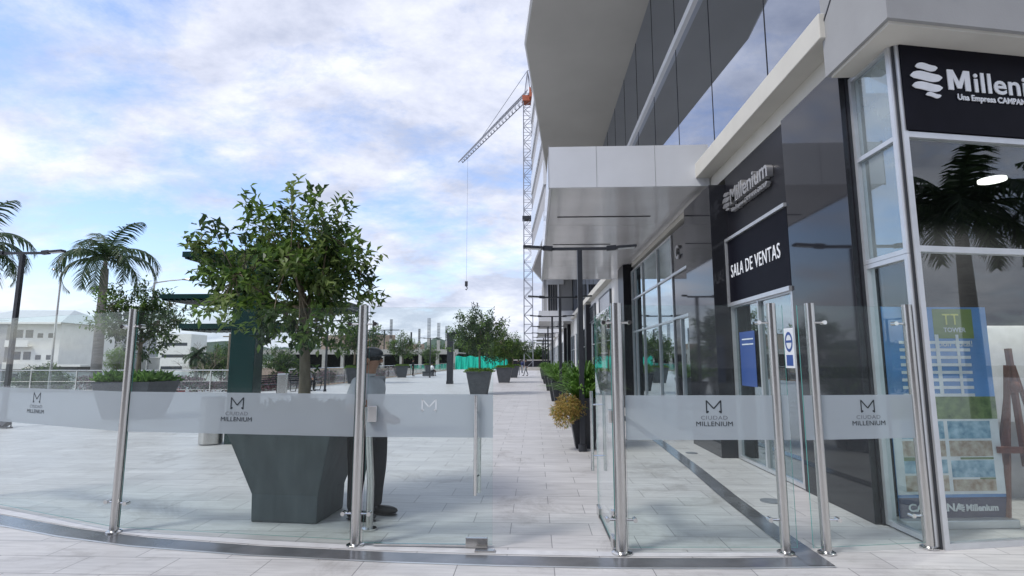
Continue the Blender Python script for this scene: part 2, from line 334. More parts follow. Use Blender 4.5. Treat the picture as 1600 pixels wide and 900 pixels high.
outer = [(-8.2, 6.7), (-5.9, 5.62), (-5.248, 5.388), (-4.4, 5.09), (-3.552, 4.861), (-2.4, 4.68), (-1.216, 4.575), (-.3, 4.53), (.673, 4.516), (1.6, 4.55), (2.345, 4.61)]
ribbon(outer, .20, .004, 'paving_strip', 'strip')
ribbon([(2.345, 4.61), (2.347, 5.458), (2.388, 6.844), (2.476, 8.367), (2.56, 10.8), (2.60, 14), (2.60, 60)], .20, .006, 'paving_strip', 'strip')
ribbon([(x, y-.03) for x, y in outer], .03, .003, 'paving_trim', 'alu')
ribbon([(x, y+.235) for x, y in outer[:-1]]+[(2.14, 4.83)], .11, .003, 'paving_trim', 'striplight')
# hills
b = MB(); n = 60
vs = []
for i in range(n+1):
    x = -700+1200*i/n; h = 13+5*math.sin(i*.5)+4*math.sin(i*1.3+1)+3*math.sin(i*2.9)
    vs += [(x, 640+40*math.sin(i*.4), -3), (x, 700+40*math.sin(i*.4), h*1.3), (x, 900, -3)]
b.add(vs, [(3*i+k, 3*i+3+k, 3*i+4+k, 3*i+1+k) for i in range(n) for k in (0, 1)])
tag(b.build('hills', M['hill'], smooth=True), kind='structure')

# ================================================================== MAIN BUILDING
FX = 3.37
bld = thing('shopping_building', 'long white and black granite shop building with overhanging grey tower on the right', 'building')
G = lambda *bx, m='granite', n='granite_pillar': part(n, m, bld, *bx, bevel=.004)
G((3.335, 3.62, 5.74, 7.12, 0, 4.80), n='granite_wall')
G((FX, 3.62, 7.12, 9.39, 3.66, 4.78), m='granite2', n='granite_wall')
G((3.08, 3.42, 9.39, 11.0, 0, 4.66))
G((FX, 3.6, 11.02, 13.15, 2.62, 4.66), (FX, 3.6, 12.6, 13.15, 0, 2.62), n='granite_wall')
# storefront entry glazing below the sign, y 7.06..9.39
def glazing(x, ys, zs, name='window', fm='alu', gm='shopglass', fw=.05, par=bld):
    fr = MB()
    for y in ys: fr.box(x-.03, x+.05, y-fw/2, y+fw/2, zs[0]-fw/2, zs[-1]+fw/2)
    for z in zs:
        for a, c in zip(ys[:-1], ys[1:]): fr.box(x-.027, x+.047, a+fw/2, c-fw/2, z-fw/2, z+fw/2)
    p = fr.build(name, M[fm], par)
    g = MB()
    for a, c in zip(ys[:-1], ys[1:]):
        for z0, z1 in zip(zs[:-1], zs[1:]): g.box(x+.01, x+.018, a+fw/2, c-fw/2, z0+fw/2, z1-fw/2)
    g.build('pane', M[gm], p); return p
glazing(FX, [7.16, 8.25, 9.33], [.04, 2.5])
glazing(FX, [11.05, 12.55], [.04, 2.56])
glazing(FX, [13.2, 14.77, 16.81, 18.1, 18.7], [.04, 2.55, 3.64, 4.62])
# transoms crossing the granite field
part('transom', 'alu', bld, (FX-.05, FX-.002, 11.02, 13.2, 3.60, 3.66), (FX-.05, FX-.002, 11.02, 13.2, 2.55, 2.61))
G((3.08, 3.42, 18.75, 19.9, 0, 4.88), m='granite2')
# farther shop fronts
G((FX, 3.7, 19.9, 130, 3.75, 5.05), m='white_wall', n='upper_wall')
yy = 20.0; k = 0
while yy < 120:
    G((FX, 3.7, yy, yy+1.4, 0, 3.75), m='white_wall', n='pier')
    glazing(FX, [yy+1.45, yy+3.7, yy+6.0], [.04, 2.5, 3.7])
    if k in (2, 3, 5, 6, 8): G((3.06, 3.36, yy+.2, yy+1.2, 0, 4.9), m='granite2')
    yy += 6.05; k += 1
# band, ledge, curtain wall, soffit
part('upper_wall', 'cream', bld, (FX+.01, 3.7, 5.60, 19.9, 4.80, 5.05))
part('ledge', 'cream', bld, (3.10, 3.7, 5.60, 130, 5.05, 5.34), bevel=.01)
cw = MB(); cw.box(3.40, 3.412, 4.7, 60, 5.34, 12.0); cw.build('glass_wall', M['curtain'], bld)
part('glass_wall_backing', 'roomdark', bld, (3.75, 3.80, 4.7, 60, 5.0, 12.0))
mu = MB()
y = 5.2
while y < 60: mu.box(3.392, 3.40, y-.006, y+.006, 5.34, 12.0); y += 2.35
mu.build('mullion', M['dark'], bld)
part('transom', 'white_panel', bld, (3.30, 3.40, 4.7, 60, 8.93, 9.10))
sof = [(3.42, -6), (3.42, 31.8), (.94, 31.6), (-.22, 16.9), (.019, 14.6), (1.5, -6)]
b = MB(); b.prism(sof, 12.0, 12.06); b.build('soffit', M['soffit'], bld)
b = MB(); b.prism([(10, -6), (10, 31.7), (.90, 31.62), (-.28, 16.9), (-.05, 14.55), (1.44, -6)], 12.06, 12.42); b.build('slab_edge', M['white_panel'], bld)
b = MB(); b.prism([(10, -6), (10, 31.7), (1.5, 31.6), (.25, 17.5), (.5, 14.6), (1.9, -6)], 12.42, 34); b.build('tower_wall', M['grey_wall'], bld)
for z in (15.6, 18.9, 22.2, 25.5, 28.8):
    b = MB(); b.prism([(9, -6), (9, 31.7), (.92, 31.6), (-.30, 16.9), (-.02, 14.6), (1.48, -6)], z, z+.9); b.build('balcony', M['white_panel'], bld)
# zigzag wing behind
wing = [(1.3, 31.7), (1.3, 33), (.72, 33.4), (-.09, 46), (1.55, 58), (10, 58), (10, 31.7)][::-1]
b = MB(); b.prism(wing, 9.3, 60); b.build('wing_wall', M['bgrey'], bld)
for i in range(15):
    z = 9.32+i*3.3
    ws = MB(); o2 = [(.62, 33.2), (-.21, 46), (1.45, 58.2)]
    ws.prism([(.62, 33.2), (1.0, 33.25), (.05, 46), (-.21, 46)][::-1], z, z+1.55)
    ws.prism([(-.21, 46), (.05, 46), (1.7, 58.2), (1.45, 58.2)][::-1], z, z+1.55)
    ws.build('balcony', M['white_panel'], bld)
# louvred block over the far canopy
part('louvre_block', 'grey_wall', bld, (.85, 3.36, 47.5, 60, 5.8, 9.3))
lv = MB()
for i in range(4): lv.box(1.28+i*.2, 1.37+i*.2, 47.40, 47.5, 5.9, 8.15)
lv.build('louvre', M['dark'], bld)
part('louvre_trim', 'white_panel', bld, (1.1, 2.6, 47.36, 47.49, 8.2, 8.75), (1.12, 1.22, 47.36, 47.49, 5.8, 8.2), (2.05, 2.2, 47.36, 47.49, 5.8, 8.2))
# canopies
def canopy(x0, x1, y0, y1, z0, z1):
    t = MB(); t.box(x0, x1, y0, y0+.05, z0, z1); t.box(x0, x0+.05, y0+.05, y1, z0, z1); t.box(x0+.05, x1, y1-.05, y1, z0, z1); t.box(x0+.05, x1, y0+.05, y1-.05, z1-.06, z1-.003)
    p = t.build('canopy', M['white_panel'], bld)
    s = MB(); yb = y0+.055
    n = max(2, int((y1-y0)/3)); 
    for i in range(n):
        ya = y0+.055+(y1-y0-.11)*i/n; yb = y0+.055+(y1-y0-.11)*(i+1)/n
        s.box(x0+.055, x1, ya+.006, yb-.006, z0+.01, z0+.03)
    s.build('canopy_soffit', M['shiny_panel'], p)
    if y0 < 12:
        for ya, xe in ((12.35, 2.4), (15.4, 1.9)): g = MB(); g.box(x0+.25, x0+xe, ya, ya+.06, z0-.002, z0+.0095); g.build('light_slot', M['dark'], p)
    for xx in (x0+.9*(x1-x0)/3, x0+2*(x1-x0)/3): g = MB(); g.box(xx-.004, xx+.004, y0-.003, y0, z0, z1); g.build('panel_joint', M['grey_wall'], p)
    g = MB(); g.box(x0-.01, x0, y0-.004, y0+.05, z0-.02, z1+.03); g.build('edge_trim', M['grey_wall'], p)
canopy(.30, 3.36, 10.17, 22.25, 4.90, 5.72)
canopy(.40, 3.36, 46.2, 58, 4.90, 5.78)
canopy(.42, 3.36, 68, 78, 4.90, 5.6)
canopy(.42, 3.36, 88, 98, 4.90, 5.6)
canopy(.42, 3.36, 106, 116, 4.90, 5.6)
# corner pavilion
CX, CY = 3.47, 5.03; A = R(11); U = Vector((math.cos(A), math.sin(A), 0)); C0 = Vector((CX, CY, 0)); NF = Vector((math.sin(A), -math.cos(A), 0))
def FP(s, z, d=0): p = C0+U*s+NF*d; return (p.x, p.y, z)
b = MB(); q0 = (3.16, 4.62); d = (U.x, U.y)
b.prism([q0, (q0[0]+U.x*6, q0[1]+U.y*6), (9, 9), (3.6, 5.66), (3.16, 5.66)], 4.63, 8.2); b.build('corner_box', M['grey_wall'], bld)
b = MB(); b.prism([(3.20, 4.67), (3.16+U.x*6, 4.67+U.y*6), (9, 9), (3.6, 5.62), (3.20, 5.62)], 4.60, 4.63); b.build('corner_soffit', M['cream'], bld)
b = MB(); b.bar((3.157, 5.66, 5.2), (3.157, 4.9, 5.9), .006, .02); b.build('panel_joint', M['dark'], bld)
glazing(3.45, [5.07, 5.69], [2.60, 3.69, 4.60], fw=.045, gm='filmglass')
glazing(3.45, [5.07, 5.69], [.04, 2.551], fw=.045, gm='frontglass')
part('corner_post', 'dark', bld, (3.45, 3.475, 5.032, 5.043, 0, 4.6))
part('corner_jamb', 'dark', bld, (3.40, 3.50, 5.715, 5.738, 0, 4.7))
fr = MB()
def fbar(s0, s1, z0, z1, d0=-.05, d1=.02, bb=None):
    vs = [FP(s, z, d) for z in (z0, z1) for d in (d0, d1) for s in (s0, s1)]
    bb.add(vs, [(0, 1, 3, 2), (4, 6, 7, 5), (0, 4, 5, 1), (2, 3, 7, 6), (0, 2, 6, 4), (1, 5, 7, 3)])
fbar(0, .05, 0, 4.6, bb=fr); fbar(2.55, 2.6, 0, 4.6, bb=fr)
for z in (0, 2.585, 3.68): fbar(.05, 2.55, z, z+.055 if z else .05, bb=fr)
p = fr.build('window', M['alu'], bld)
g = MB(); fbar(.05, 2.55, .05, 2.585, -.02, -.012, g); fbar(.05, 2.55, 2.64, 3.68, -.02, -.012, g); g.build('pane', M['frontglass'], p)
g = MB(); fbar(2.6, 6, 0, 4.6, bb=g); g.build('granite_wall', M['granite'], bld)
# interior
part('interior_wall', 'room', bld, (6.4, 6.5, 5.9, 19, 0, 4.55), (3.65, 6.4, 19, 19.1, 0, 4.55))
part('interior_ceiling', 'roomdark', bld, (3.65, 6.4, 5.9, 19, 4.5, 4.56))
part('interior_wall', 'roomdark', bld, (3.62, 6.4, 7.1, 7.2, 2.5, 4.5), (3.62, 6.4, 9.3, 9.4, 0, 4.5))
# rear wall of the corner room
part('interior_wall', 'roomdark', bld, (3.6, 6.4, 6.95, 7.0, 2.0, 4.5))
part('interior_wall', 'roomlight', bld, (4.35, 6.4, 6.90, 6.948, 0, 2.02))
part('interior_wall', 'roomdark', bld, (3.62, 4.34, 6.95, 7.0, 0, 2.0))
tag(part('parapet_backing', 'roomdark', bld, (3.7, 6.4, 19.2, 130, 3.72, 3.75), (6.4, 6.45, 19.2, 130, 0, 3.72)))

# ------------------------------------------------------------------ signs
def globe(bb, cx, cy, r, ext=.004, m=None, depth=None):      # four wavy bands of a globe, in the xy plane
    rows = [(1.0, .60, -.62, .78), (.50, -.02, -.98, 1.02), (-.12, -.60, -.92, .98), (-.70, -.96, -.12, .84)]
    for hi, lo, xa, xb in rows:
        n = 10; top = []; bot = []
        for i in range(n+1):
            t = i/n; x = xa+(xb-xa)*t; wv = .055*math.sin(t*2*math.pi)
            e = math.sin(math.pi*min(1, max(0, t)))**.32
            mid = (hi+lo)/2+wv; h = (hi-lo)/2*max(.12, e)
            top.append((cx+x*r, cy+(mid+h)*r)); bot.append((cx+x*r, cy+(mid-h)*r))
        poly = bot+top[::-1]; k = len(poly)
        vs = [(x, y, z) for z in (-ext, ext) for x, y in poly]
        fs = []
        for i in range(n): fs += [(k+i, k+i+1, k+2*n+1-i-1, k+2*n+1-i), (i+1, i, 2*n+1-i, 2*n+1-i-1)]
        fs += [(i, (i+1) % k, k+(i+1) % k, k+i) for i in range(k)]
        bb.add(vs, fs, m)
sg = thing('shop_sign', 'large black fascia sign with white globe logo and name on the corner box', 'sign', FP(0, 3.74))
b = MB(); fbar(.03, 2.58, 3.745, 4.597, .0, .035, b); o = b.build('sign_board', M['signblack']); o.parent = sg; o.matrix_parent_inverse = Matrix.Translation(sg.location).inverted()
def fpar(o, sg): o.parent = sg; o.matrix_parent_inverse = Matrix.Translation(sg.location).inverted(); return o
fm = frame_mtx(FP(0, 0, .045), U)
b = MB(); globe(b, .275, 4.245, .172, .004); o = b.build('logo', M['signwhite']); o.data.transform(fm); fpar(o, sg)
fpar(text_obj('lettering', 'illenium', 'signwhite', None, frame_mtx(FP(.795, 4.175, .041), (U.x, U.y, .0)), .285, .0045, .004, sx=1.14, space=1.03), sg)
b = MB(); h_ = .205; b.prism([(0, 0), (.060, 0), (.060, .125), (.103, .02), (.147, .02), (.190, .125), (.190, 0), (.250, 0), (.250, h_), (.183, h_), (.125, .085), (.067, h_), (0, h_)], -.004, .004)
o = b.build('lettering', M['signwhite']); o.data.transform(frame_mtx(FP(.515, 4.175, .041), (U.x, U.y, 0))); fpar(o, sg)
fpar(text_obj('lettering', 'Una Empresa CAMPANA GR', 'signwhite', None, frame_mtx(FP(.60, 4.078, .045), (U.x, U.y, .0)), .082, .0018, .004, sx=.97), sg)

sg2 = thing('shop_sign', 'raised metal globe logo and name lettering on the dark wall above the sales sign', 'sign', (FX, 8.2, 4.1))
# facade plane: reading left to right runs towards the camera (-Y)
fm = frame_mtx((FX-.05, 9.28, 0), (0, -1, 0))
b = MB(); globe(b, .13, 4.27, .165, .045); o = b.build('logo', M['signmetal']); o.data.transform(fm); fpar(o, sg2)
fpar(text_obj('lettering', 'Millenium', 'signmetal', None, frame_mtx((FX-.05, 8.96, 4.175), (0, -1, 0)),   .36, .006, .045, sx=1.05), sg2)
fpar(text_obj('lettering', 'Una Empresa CAMPANA GROUP', 'signmetal', None, frame_mtx((FX-.05, 8.96, 4.05), (0, -1, 0)), .095, .002, .03, sx=1.05), sg2)
sg3 = thing('sales_sign', 'black SALA DE VENTAS sign panel in a metal frame above the glass shop door', 'sign', (FX, 8.3, 3.1))
b = MB(); b.box(FX-.035, FX-.004, 7.13, 9.34, 2.56, 3.62); fpar(b.build('sign_board', M['signblack']), sg3)
b = MB(); b.box(FX-.07, FX-.004, 7.13, 9.385, 3.62, 3.67); b.box(FX-.07, FX-.004, 7.13, 9.385, 2.50, 2.56); b.box(FX-.068, FX-.004, 9.34, 9.385, 2.56, 3.62); fpar(b.build('sign_frame', M['alu']), sg3)
fpar(text_obj('lettering', 'SALA DE VENTAS', 'signwhite', None, frame_mtx((FX-.04, 9.22, 2.98), (0, -1, 0)), .30, .0, .004, sx=.745, space=1.09), sg3)
sg4 = thing('letter_sign', 'small raised round letter on the dark wall left of the black granite pillar', 'sign', (FX, 12.4, 4.05))
fpar(text_obj('lettering', 'C', 'signmetal', None, frame_mtx((FX-.03, 12.75, 3.95), (0, -1, 0)), .42, .012, .02), sg4)
for i, (ya, yb, za, zb, lb) in enumerate([(23.6, 27.6, 3.75, 4.70, 'nearest'), (29.6, 33.8, 3.75, 4.70, 'second')]):
    s5 = thing('fascia_sign', ['dark framed fascia sign on the white wall just beyond the big canopy', 'smaller looking dark fascia sign farther along, past the first one on the white wall'][i], 'sign', (FX, ya, za), group='dark fascia signs on the white wall')
    b = MB(); b.box(FX-.08, FX-.002, ya, yb, za, zb); fpar(b.build('sign_board', M['win']), s5)
    b = MB(); b.box(FX-.10, FX-.08, ya, ya+.06, za, zb); b.box(FX-.10, FX-.08, yb-.06, yb, za, zb); b.box(FX-.10, FX-.08, ya+.06, yb-.06, zb-.06, zb); b.box(FX-.10, FX-.08, ya+.06, yb-.06, za, za+.06); fpar(b.build('sign_frame', M['dark']), s5)
# notices on the shop door
t = thing('door_notice', 'white notice with blue circle and blue block stuck on the shop door glass', 'notice', (FX, 7.3, 1.6))
b = MB(); b.box(FX-.034, FX-.030, 7.18, 7.44, 1.50, 2.02); fpar(b.build('sheet', M['poster_w']), t)
b = MB(); pts = []
mt = frame_mtx((FX-.036, 7.31, 1.84), (0, -1, 0)); n = 24
vs = [mt @ Vector((rr*math.cos(6.2832*i/n), 1.25*rr*math.sin(6.2832*i/n), 0)) for i in range(n) for rr in (.075, .105)]
b.add(vs, [(2*i, 2*i+1, (2*i+3) % (2*n), (2*i+2) % (2*n)) for i in range(n)]); b.box(FX-.037, FX-.035, 7.24, 7.38, 1.83, 1.86); b.box(FX-.037, FX-.035, 7.22, 7.40, 1.53, 1.67)
fpar(b.build('printing', M['blue']), t)
t = thing('blue_poster', 'tall blue poster on the glass beside the sales office door', 'poster', (FX-.03, 8.8, 1))
b = MB(); b.box(FX-.034, FX-.029, 8.42, 9.02, 1.20, 2.05); fpar(b.build('sheet', M['blue']), t)
b = MB(); b.box(FX-.037, FX-.035, 8.48, 8.92, 1.92, 1.94); b.box(FX-.037, FX-.035, 8.48, 8.92, 1.84, 1.86); fpar(b.build('printing', M['poster_w']), t)

# ------------------------------------------------------------------ roll-up banner inside the corner
bx0, bx1, by = 3.56, 4.52, 5.72
ban = thing('rollup_banner', 'tall roll-up banner picturing a white tower block, inside the corner window', 'banner', (4.08, by, 0), R(5))
def bp(name, m, *rects, d=0):
    b = MB()
    for x0, x1, z0, z1 in rects: b.box(x0, x1, -.006-d, -.004-d, z0, z1)
    return b.build(name, M[m], ban)
W2 = .55
b = MB(); b.box(-W2-.02, W2+.02, -.10, .10, 0, .08); b.build('base', M['alu'], ban, .01)
b = MB(); b.box(-W2, W2, -.004, .004, .08, 2.14); b.build('sheet', M['poster_sky'], ban)
bp('printed_band', 'navy', (-W2, W2, .08, .27))
bp('printed_band', 'poster_w', (-W2, W2, .30, 1.02))
bp('printed_photo', 'poster_green', (-W2, W2, 1.02, 1.24)); 
bp('printed_block', 'poster_olive', (-.02, .40, 1.82, 2.12))
r = [(-.40, .34, 1.24+.075*i, 1.27+.075*i) for i in range(8)]+[(-.02, .02, 1.24, 1.86), (.20, .23, 1.24, 1.86), (-.30, -.28, 1.24, 1.80)]
bp('printed_tower', 'poster_w', *r[:8], d=.002); bp('printed_tower', 'poster_w', *r[8:], d=.004)
bp('printed_photo', 'poster_pool', (-.46, -.02, .83, 1.0), (.02, .46, .83, 1.0), (.02, .46, .46, .62), (-.46, -.02, .50, .63), d=.002)
bp('printed_photo', 'poster_sand', (-.46, -.02, .66, .81), (.02, .46, .66, .81), (-.46, -.02, .33, .48), (.02, .46, .33, .44), d=.002)
bp('printed_photo', 'poster_green', (-.46, -.20, .62, .655), (.12, .46, .63, .65), (.30, .46, .44, .455), d=.003)
bm_ = lambda x, z: frame_mtx((x, -.010, z), (1, 0, 0))
text_obj('lettering', 'CAMPANA', 'poster_w', ban, bm_(-.46, .145), .10, .003, .001, sx=1.15)
text_obj('lettering', 'Millenium', 'poster_w', ban, bm_(.12, .145), .085, .003, .001)
b = MB(); globe(b, .075, .172, .034, .001); o = b.build('logo', M['poster_w'], ban); o.data.transform(frame_mtx((0, -.010, 0), (1, 0, 0)))
text_obj('lettering', 'TOWER', 'poster_w', ban, bm_(.08, 1.885), .065, .001, .001)
b = MB()
for s in (0, 1): b.box(.08+.09*s, .16+.09*s, -.012, -.009, 2.055, 2.07); b.box(.11+.09*s, .125+.09*s, -.012, -.009, 1.96, 2.055)
b.build('logo', M['poster_yellow'], ban)
text_obj('lettering', 'cion Total!', 'poster_w', ban, bm_(.0, 1.74).copy() @ Matrix.Shear('XY', 4, (.3, 0)), .085, .0, .001)
# easel, board, lamp, counter
t = thing('easel', 'dark red wooden easel standing behind the front glass at the right edge', 'easel', (4.88, 5.75, 0))
for a, c in (((-.28, .0, 0), (-.03, .1, 1.55)), ((.28, 0, 0), (.03, .1, 1.55)), ((0, .5, 0), (0, .12, 1.45))):
    b = MB(); b.bar(a, c, .05, .03); b.build('leg', M['wood'], t, .003)
b = MB(); b.bar((0, .05, .55), (0, .1, 1.72), .06, .03); b.build('mast', M['wood'], t)
b = MB(); b.bar((-.3, .0, .72), (.3, .0, .72), .05, .06); b.build('ledge', M['wood'], t)
b = MB(); b.ell((0, .08, 1.33), (.055, .055, .07)); b.build('knob', M['wood'], t, smooth=True)
t = thing('white_board', 'large white board behind the easel in the corner showroom', 'board', (5.2, 6.6, 0))
b = MB(); b.box(-.5, 1.0, 0, .03, .9, 1.98); b.build('panel', M['roomlight'], t)
b = MB(); b.box(-.53, -.5, -.01, .04, 0, 2.0); b.box(1.0, 1.03, -.01, .04, 0, 2.0); b.build('post', M['alu'], t)
t = thing('pendant_lamp', 'round lit ring lamp hanging inside the dark corner showroom', 'lamp', (5.22, 6.2, 0))
b = MB(); n = 28
vs = [(rr*math.cos(6.2832*i/n), rr*math.sin(6.2832*i/n), 3.62+zz) for i in range(n) for rr, zz in ((.055, 0), (.13, 0), (.13, .03), (.055, .03))]
b.add(vs, [(4*i+k, 4*i+(k+1) % 4, (4*((i+1) % n))+(k+1) % 4, (4*((i+1) % n))+k) for i in range(n) for k in range(4)]); b.build('ring', M['lamp'], t)
b = MB(); b.tube([(0, 0, 3.67), (0, 0, 4.5)], .008, 6); b.tube([(-.08, 0, 3.66), (.08, 0, 3.66)], .006, 6); b.build('cord', M['dark'], t)
pl_ = bpy.data.lights.new('pendant_light', 'SPOT'); pl_.spot_size = R(150); pl_.spot_blend = .4; pl_.energy = 230; pl_.color = (1, .95, .88); pl_.shadow_soft_size = .12
plo = bpy.data.objects.new('pendant_light', pl_); col.objects.link(plo); plo.location = (5.22, 6.1, 3.55)
t = thing('display_counter', 'cream topped counter seen dimly through the dark glass beside the banner', 'counter', (3.95, 6.6, 0))
b = MB(); b.box(-.3, .3, -.15, .15, .0, 1.0); b.build('cabinet', M['roomdark'], t); b = MB(); b.box(-.33, .33, -.18, .18, 1.0, 1.04); b.build('top', M['crate'], t)

# ================================================================== GLASS FENCE
PH = 2.1
def post(parent, x, y, r=.040, sides=(1, -1), dirv=(1, 0)):
    b = MB(); b.tube([(x, y, .012), (x, y, PH)], r, 20); o = b.build('post', M['steel'], parent, smooth=True)
    b = MB(); b.tube([(x, y, .004), (x, y, .014), (x, y, .026)], [r*1.75, r*1.75, r*1.2], 20); b.build('base_flange', M['steel2'], o, smooth=True)
    D = Vector((*dirv, 0))
    for z in (.27, 1.93):
        for s in sides:
            b = MB(); p0 = Vector((x, y, z)); b.tube([p0+D*s*r*.8, p0+D*s*.12], .010, 8); b.tube([p0+D*s*.115+Vector((0, -.025, 0)), p0+D*s*.115+Vector((0, .035, 0))], .019, 10); b.build('clamp', M['steel2'], o, smooth=True)
    return o
def pane(parent, a, c, z0=.05, z1=2.08, logo=None, film='blackfilm', band=(.925, 1.30), text=True, bevelx=0, back=False):
    a, c = Vector((*a, 0)), Vector((*c, 0)); d = (c-a); Ln = d.length; d.normalize(); nrm = Vector((d.y, -d.x, 0))      # towards the camera
    mt = Matrix(((d.x, nrm.x, 0, a.x), (d.y, nrm.y, 0, a.y), (0, 0, 1, 0), (0, 0, 0, 1)))
    b = MB()
    # front/back faces use glass, the rim shows its green edge
    vs = [mt @ Vector((x, y, z)) for z in (z0, z1) for y in (-.005, .005) for x in (0, Ln)]
    b.add(vs, [(2, 3, 7, 6), (0, 4, 5, 1)], 'fence_glass'); b.add(vs, [(0, 1, 3, 2), (4, 6, 7, 5), (0, 2, 6, 4), (1, 5, 7, 3)], 'edge')
    me = b.build('glass_pane', None, parent)
    f = MB(); vs = [mt @ Vector((x, .0075, z)) for z in band for x in (.0, Ln)]
    f.add(vs, [(0, 1, 3, 2)]); f.build('frosted_band', M['frost'], me)
    if logo is not None:
        g = MB(); h = .105; wd = .115; zc = 1.205; o = mt @ Vector((logo, .0105, zc)); fx = Matrix(((d.x, 0, nrm.x, o.x), (d.y, 0, nrm.y, o.y), (0, 1, 0, o.z), (0, 0, 0, 1)))
        def st(p, q, t): g.bar((p[0], p[1], 0), (q[0], q[1], 0), .0016, t, up=(0, 0, 1)) if 0 else g.add([(p[0]-t/2*(q[1]-p[1])/math.hypot(q[0]-p[0], q[1]-p[1]), p[1]+t/2*(q[0]-p[0])/math.hypot(q[0]-p[0], q[1]-p[1]), 0), (p[0]+t/2*(q[1]-p[1])/math.hypot(q[0]-p[0], q[1]-p[1]), p[1]-t/2*(q[0]-p[0])/math.hypot(q[0]-p[0], q[1]-p[1]), 0), (q[0]+t/2*(q[1]-p[1])/math.hypot(q[0]-p[0], q[1]-p[1]), q[1]-t/2*(q[0]-p[0])/math.hypot(q[0]-p[0], q[1]-p[1]), 0), (q[0]-t/2*(q[1]-p[1])/math.hypot(q[0]-p[0], q[1]-p[1]), q[1]+t/2*(q[0]-p[0])/math.hypot(q[0]-p[0], q[1]-p[1]), 0)], [(0, 1, 2, 3)])
        st((-.062, -.05), (-.062, .052), .011); st((.062, -.05), (.062, .052), .011); st((-.062, .050), (0, -.018), .011); st((0, -.018), (.062, .050), .011)
        st((-.066, -.053), (-.045, -.040), .014); st((.066, -.053), (.045, -.040), .014)
        q = g.build('logo', M[film], me); q.data.transform(fx)
        if text:
            text_obj('lettering', 'CIUDAD', 'greyfilm', me, fx @ Matrix.Translation((0, -.110, 0)), .046, .0002, .0004, 'CENTER', 1.25, 1.1)
            text_obj('lettering', 'MILLENIUM', film, me, fx @ Matrix.Translation((0, -.165, 0)), .056, .0, .0004, 'CENTER', 1.1, 1.05)
    return me
P0, P1, P2, P3, P4, P5, P6 = (-6.7, 6.28), (-3.948, 5.201), (-1.566, 4.925), (.723, 4.829), (2.09, 4.885), (2.432, 4.899), (3.376, 5.062)
def between(a, c, g=.05, g2=None):
    a, c = Vector(a), Vector(c); d = (c-a).normalized(); return tuple(a+d*g), tuple(c-d*(g2 if g2 is not None else g))
t = thing('glass_fence', 'long clear glass fence left of the entrance, in front of the big planter tree', 'glass fence')
post(t, *P0); post(t, *P1, dirv=(.97, -.22)); post(t, *P2, r=.044, sides=(-1, 1))
pa = between(P0, P1, .06, .05); pane(t, *pa, logo=1.40)
pa = between(P1, P2, .05); pane(t, *pa, logo=1.14)
t = thing('glass_fence', 'short glass fence right of the open door, with dark logo on its band', 'glass fence')
post(t, *P3, r=.050); post(t, *P4, sides=(-1,)); pa = between(P3, P4, .06, -.10); pane(t, *pa, logo=.76)
t = thing('glass_fence', 'glass fence panel beside the corner shop window, standing right of the narrow gap', 'glass fence')
post(t, *P5, sides=(1,)); post(t, *P6, sides=(-1,)); pa = between(P5, P6, -.12, -.02); pane(t, *pa, logo=.60)
# doors
def handle(parent, x, y, z0, z1, dx, dy):
    b = MB()
    for s in (1, -1): b.tube([(x+dx*s, y+dy*s, z0), (x+dx*s, y+dy*s, z1)], .016, 14)
    for z in (z0+.15, z1-.15): b.tube([(x-dx, y-dy, z), (x+dx, y+dy, z)], .009, 8)
    return b.build('handle', M['steel2'], parent, smooth=True)
t = thing('glass_door', 'closed glass door leaf with tall steel pull bar, left of the open gap', 'glass door', (-1.50, 4.92, 0))
m_ = pane(t, (.0, .0), (1.13, 0), .03, 2.08, logo=.56, film='whitefilm', text=False); handle(t, .995, 0, .445, 1.293, .012, .05)
b = MB(); b.box(.10, .92, -.014, .014, .012, .028); b.build('bottom_rail', M['steel2'], t); b = MB(); b.box(.90, 1.09, -.02, .02, .005, .085); b.box(.99, 1.16, -.13, -.07, .004, .02); b.build('patch_fitting', M['steel'], t, .003)
b = MB(); b.box(.02, .10, -.05, -.006, 1.06, 1.20); b.build('lock', M['steel2'], t, .004)
t = thing('glass_door', 'open glass door leaf swung inward beside the thick steel post', 'glass door', (.676, 4.87, 0), R(90.6))
pane(t, (.0, .0), (1.14, 0), .03, 2.08, logo=None); handle(t, .98, 0, .46, 1.285, .06, .0) if 0 else None
b = MB()
for s in (1, -1): b.tube([(.98, .07*s, .47), (.98, .07*s, 1.28)], .017, 14)
for z in (.62, 1.14): b.tube([(.98, -.07, z), (.98, .07, z)], .009, 8)
b.build('handle', M['steel2'], t, smooth=True)
b = MB(); b.box(.96, 1.14, -.02, .02, .005, .10); b.box(.0, .16, -.02, .02, .005, .10); b.build('patch_fitting', M['steel'], t, .003)
b = MB(); b.box(.16, .96, -.012, .012, .012, .028); b.build('bottom_rail', M['dark'], t)
b = MB(); b.box(.0, .08, -.03, .03, 1.06, 1.17); b.box(.0, .06, -.03, .03, .25, .33); b.box(.0, .06, -.03, .03, 1.88, 1.96); b.build('hinge', M['steel2'], t, .004)
t = thing('post_reflection', 'slim pale tube modelling the reflection of the steel fence post in the closed door', 'post', (-1.58, 5.376, 0))  # solid tube shaped as the fence post mirrored in the door glass
b = MB(); b.tube([(0, 0, .01), (0, 0, .42), (-.05, -.02, 1.15)], .034, 14); b.build('tube', M['steel'], t, smooth=True); b = MB(); b.tube([(0, 0, .003), (0, 0, .02)], .07, 18); b.build('base_flange', M['steel2'], t)
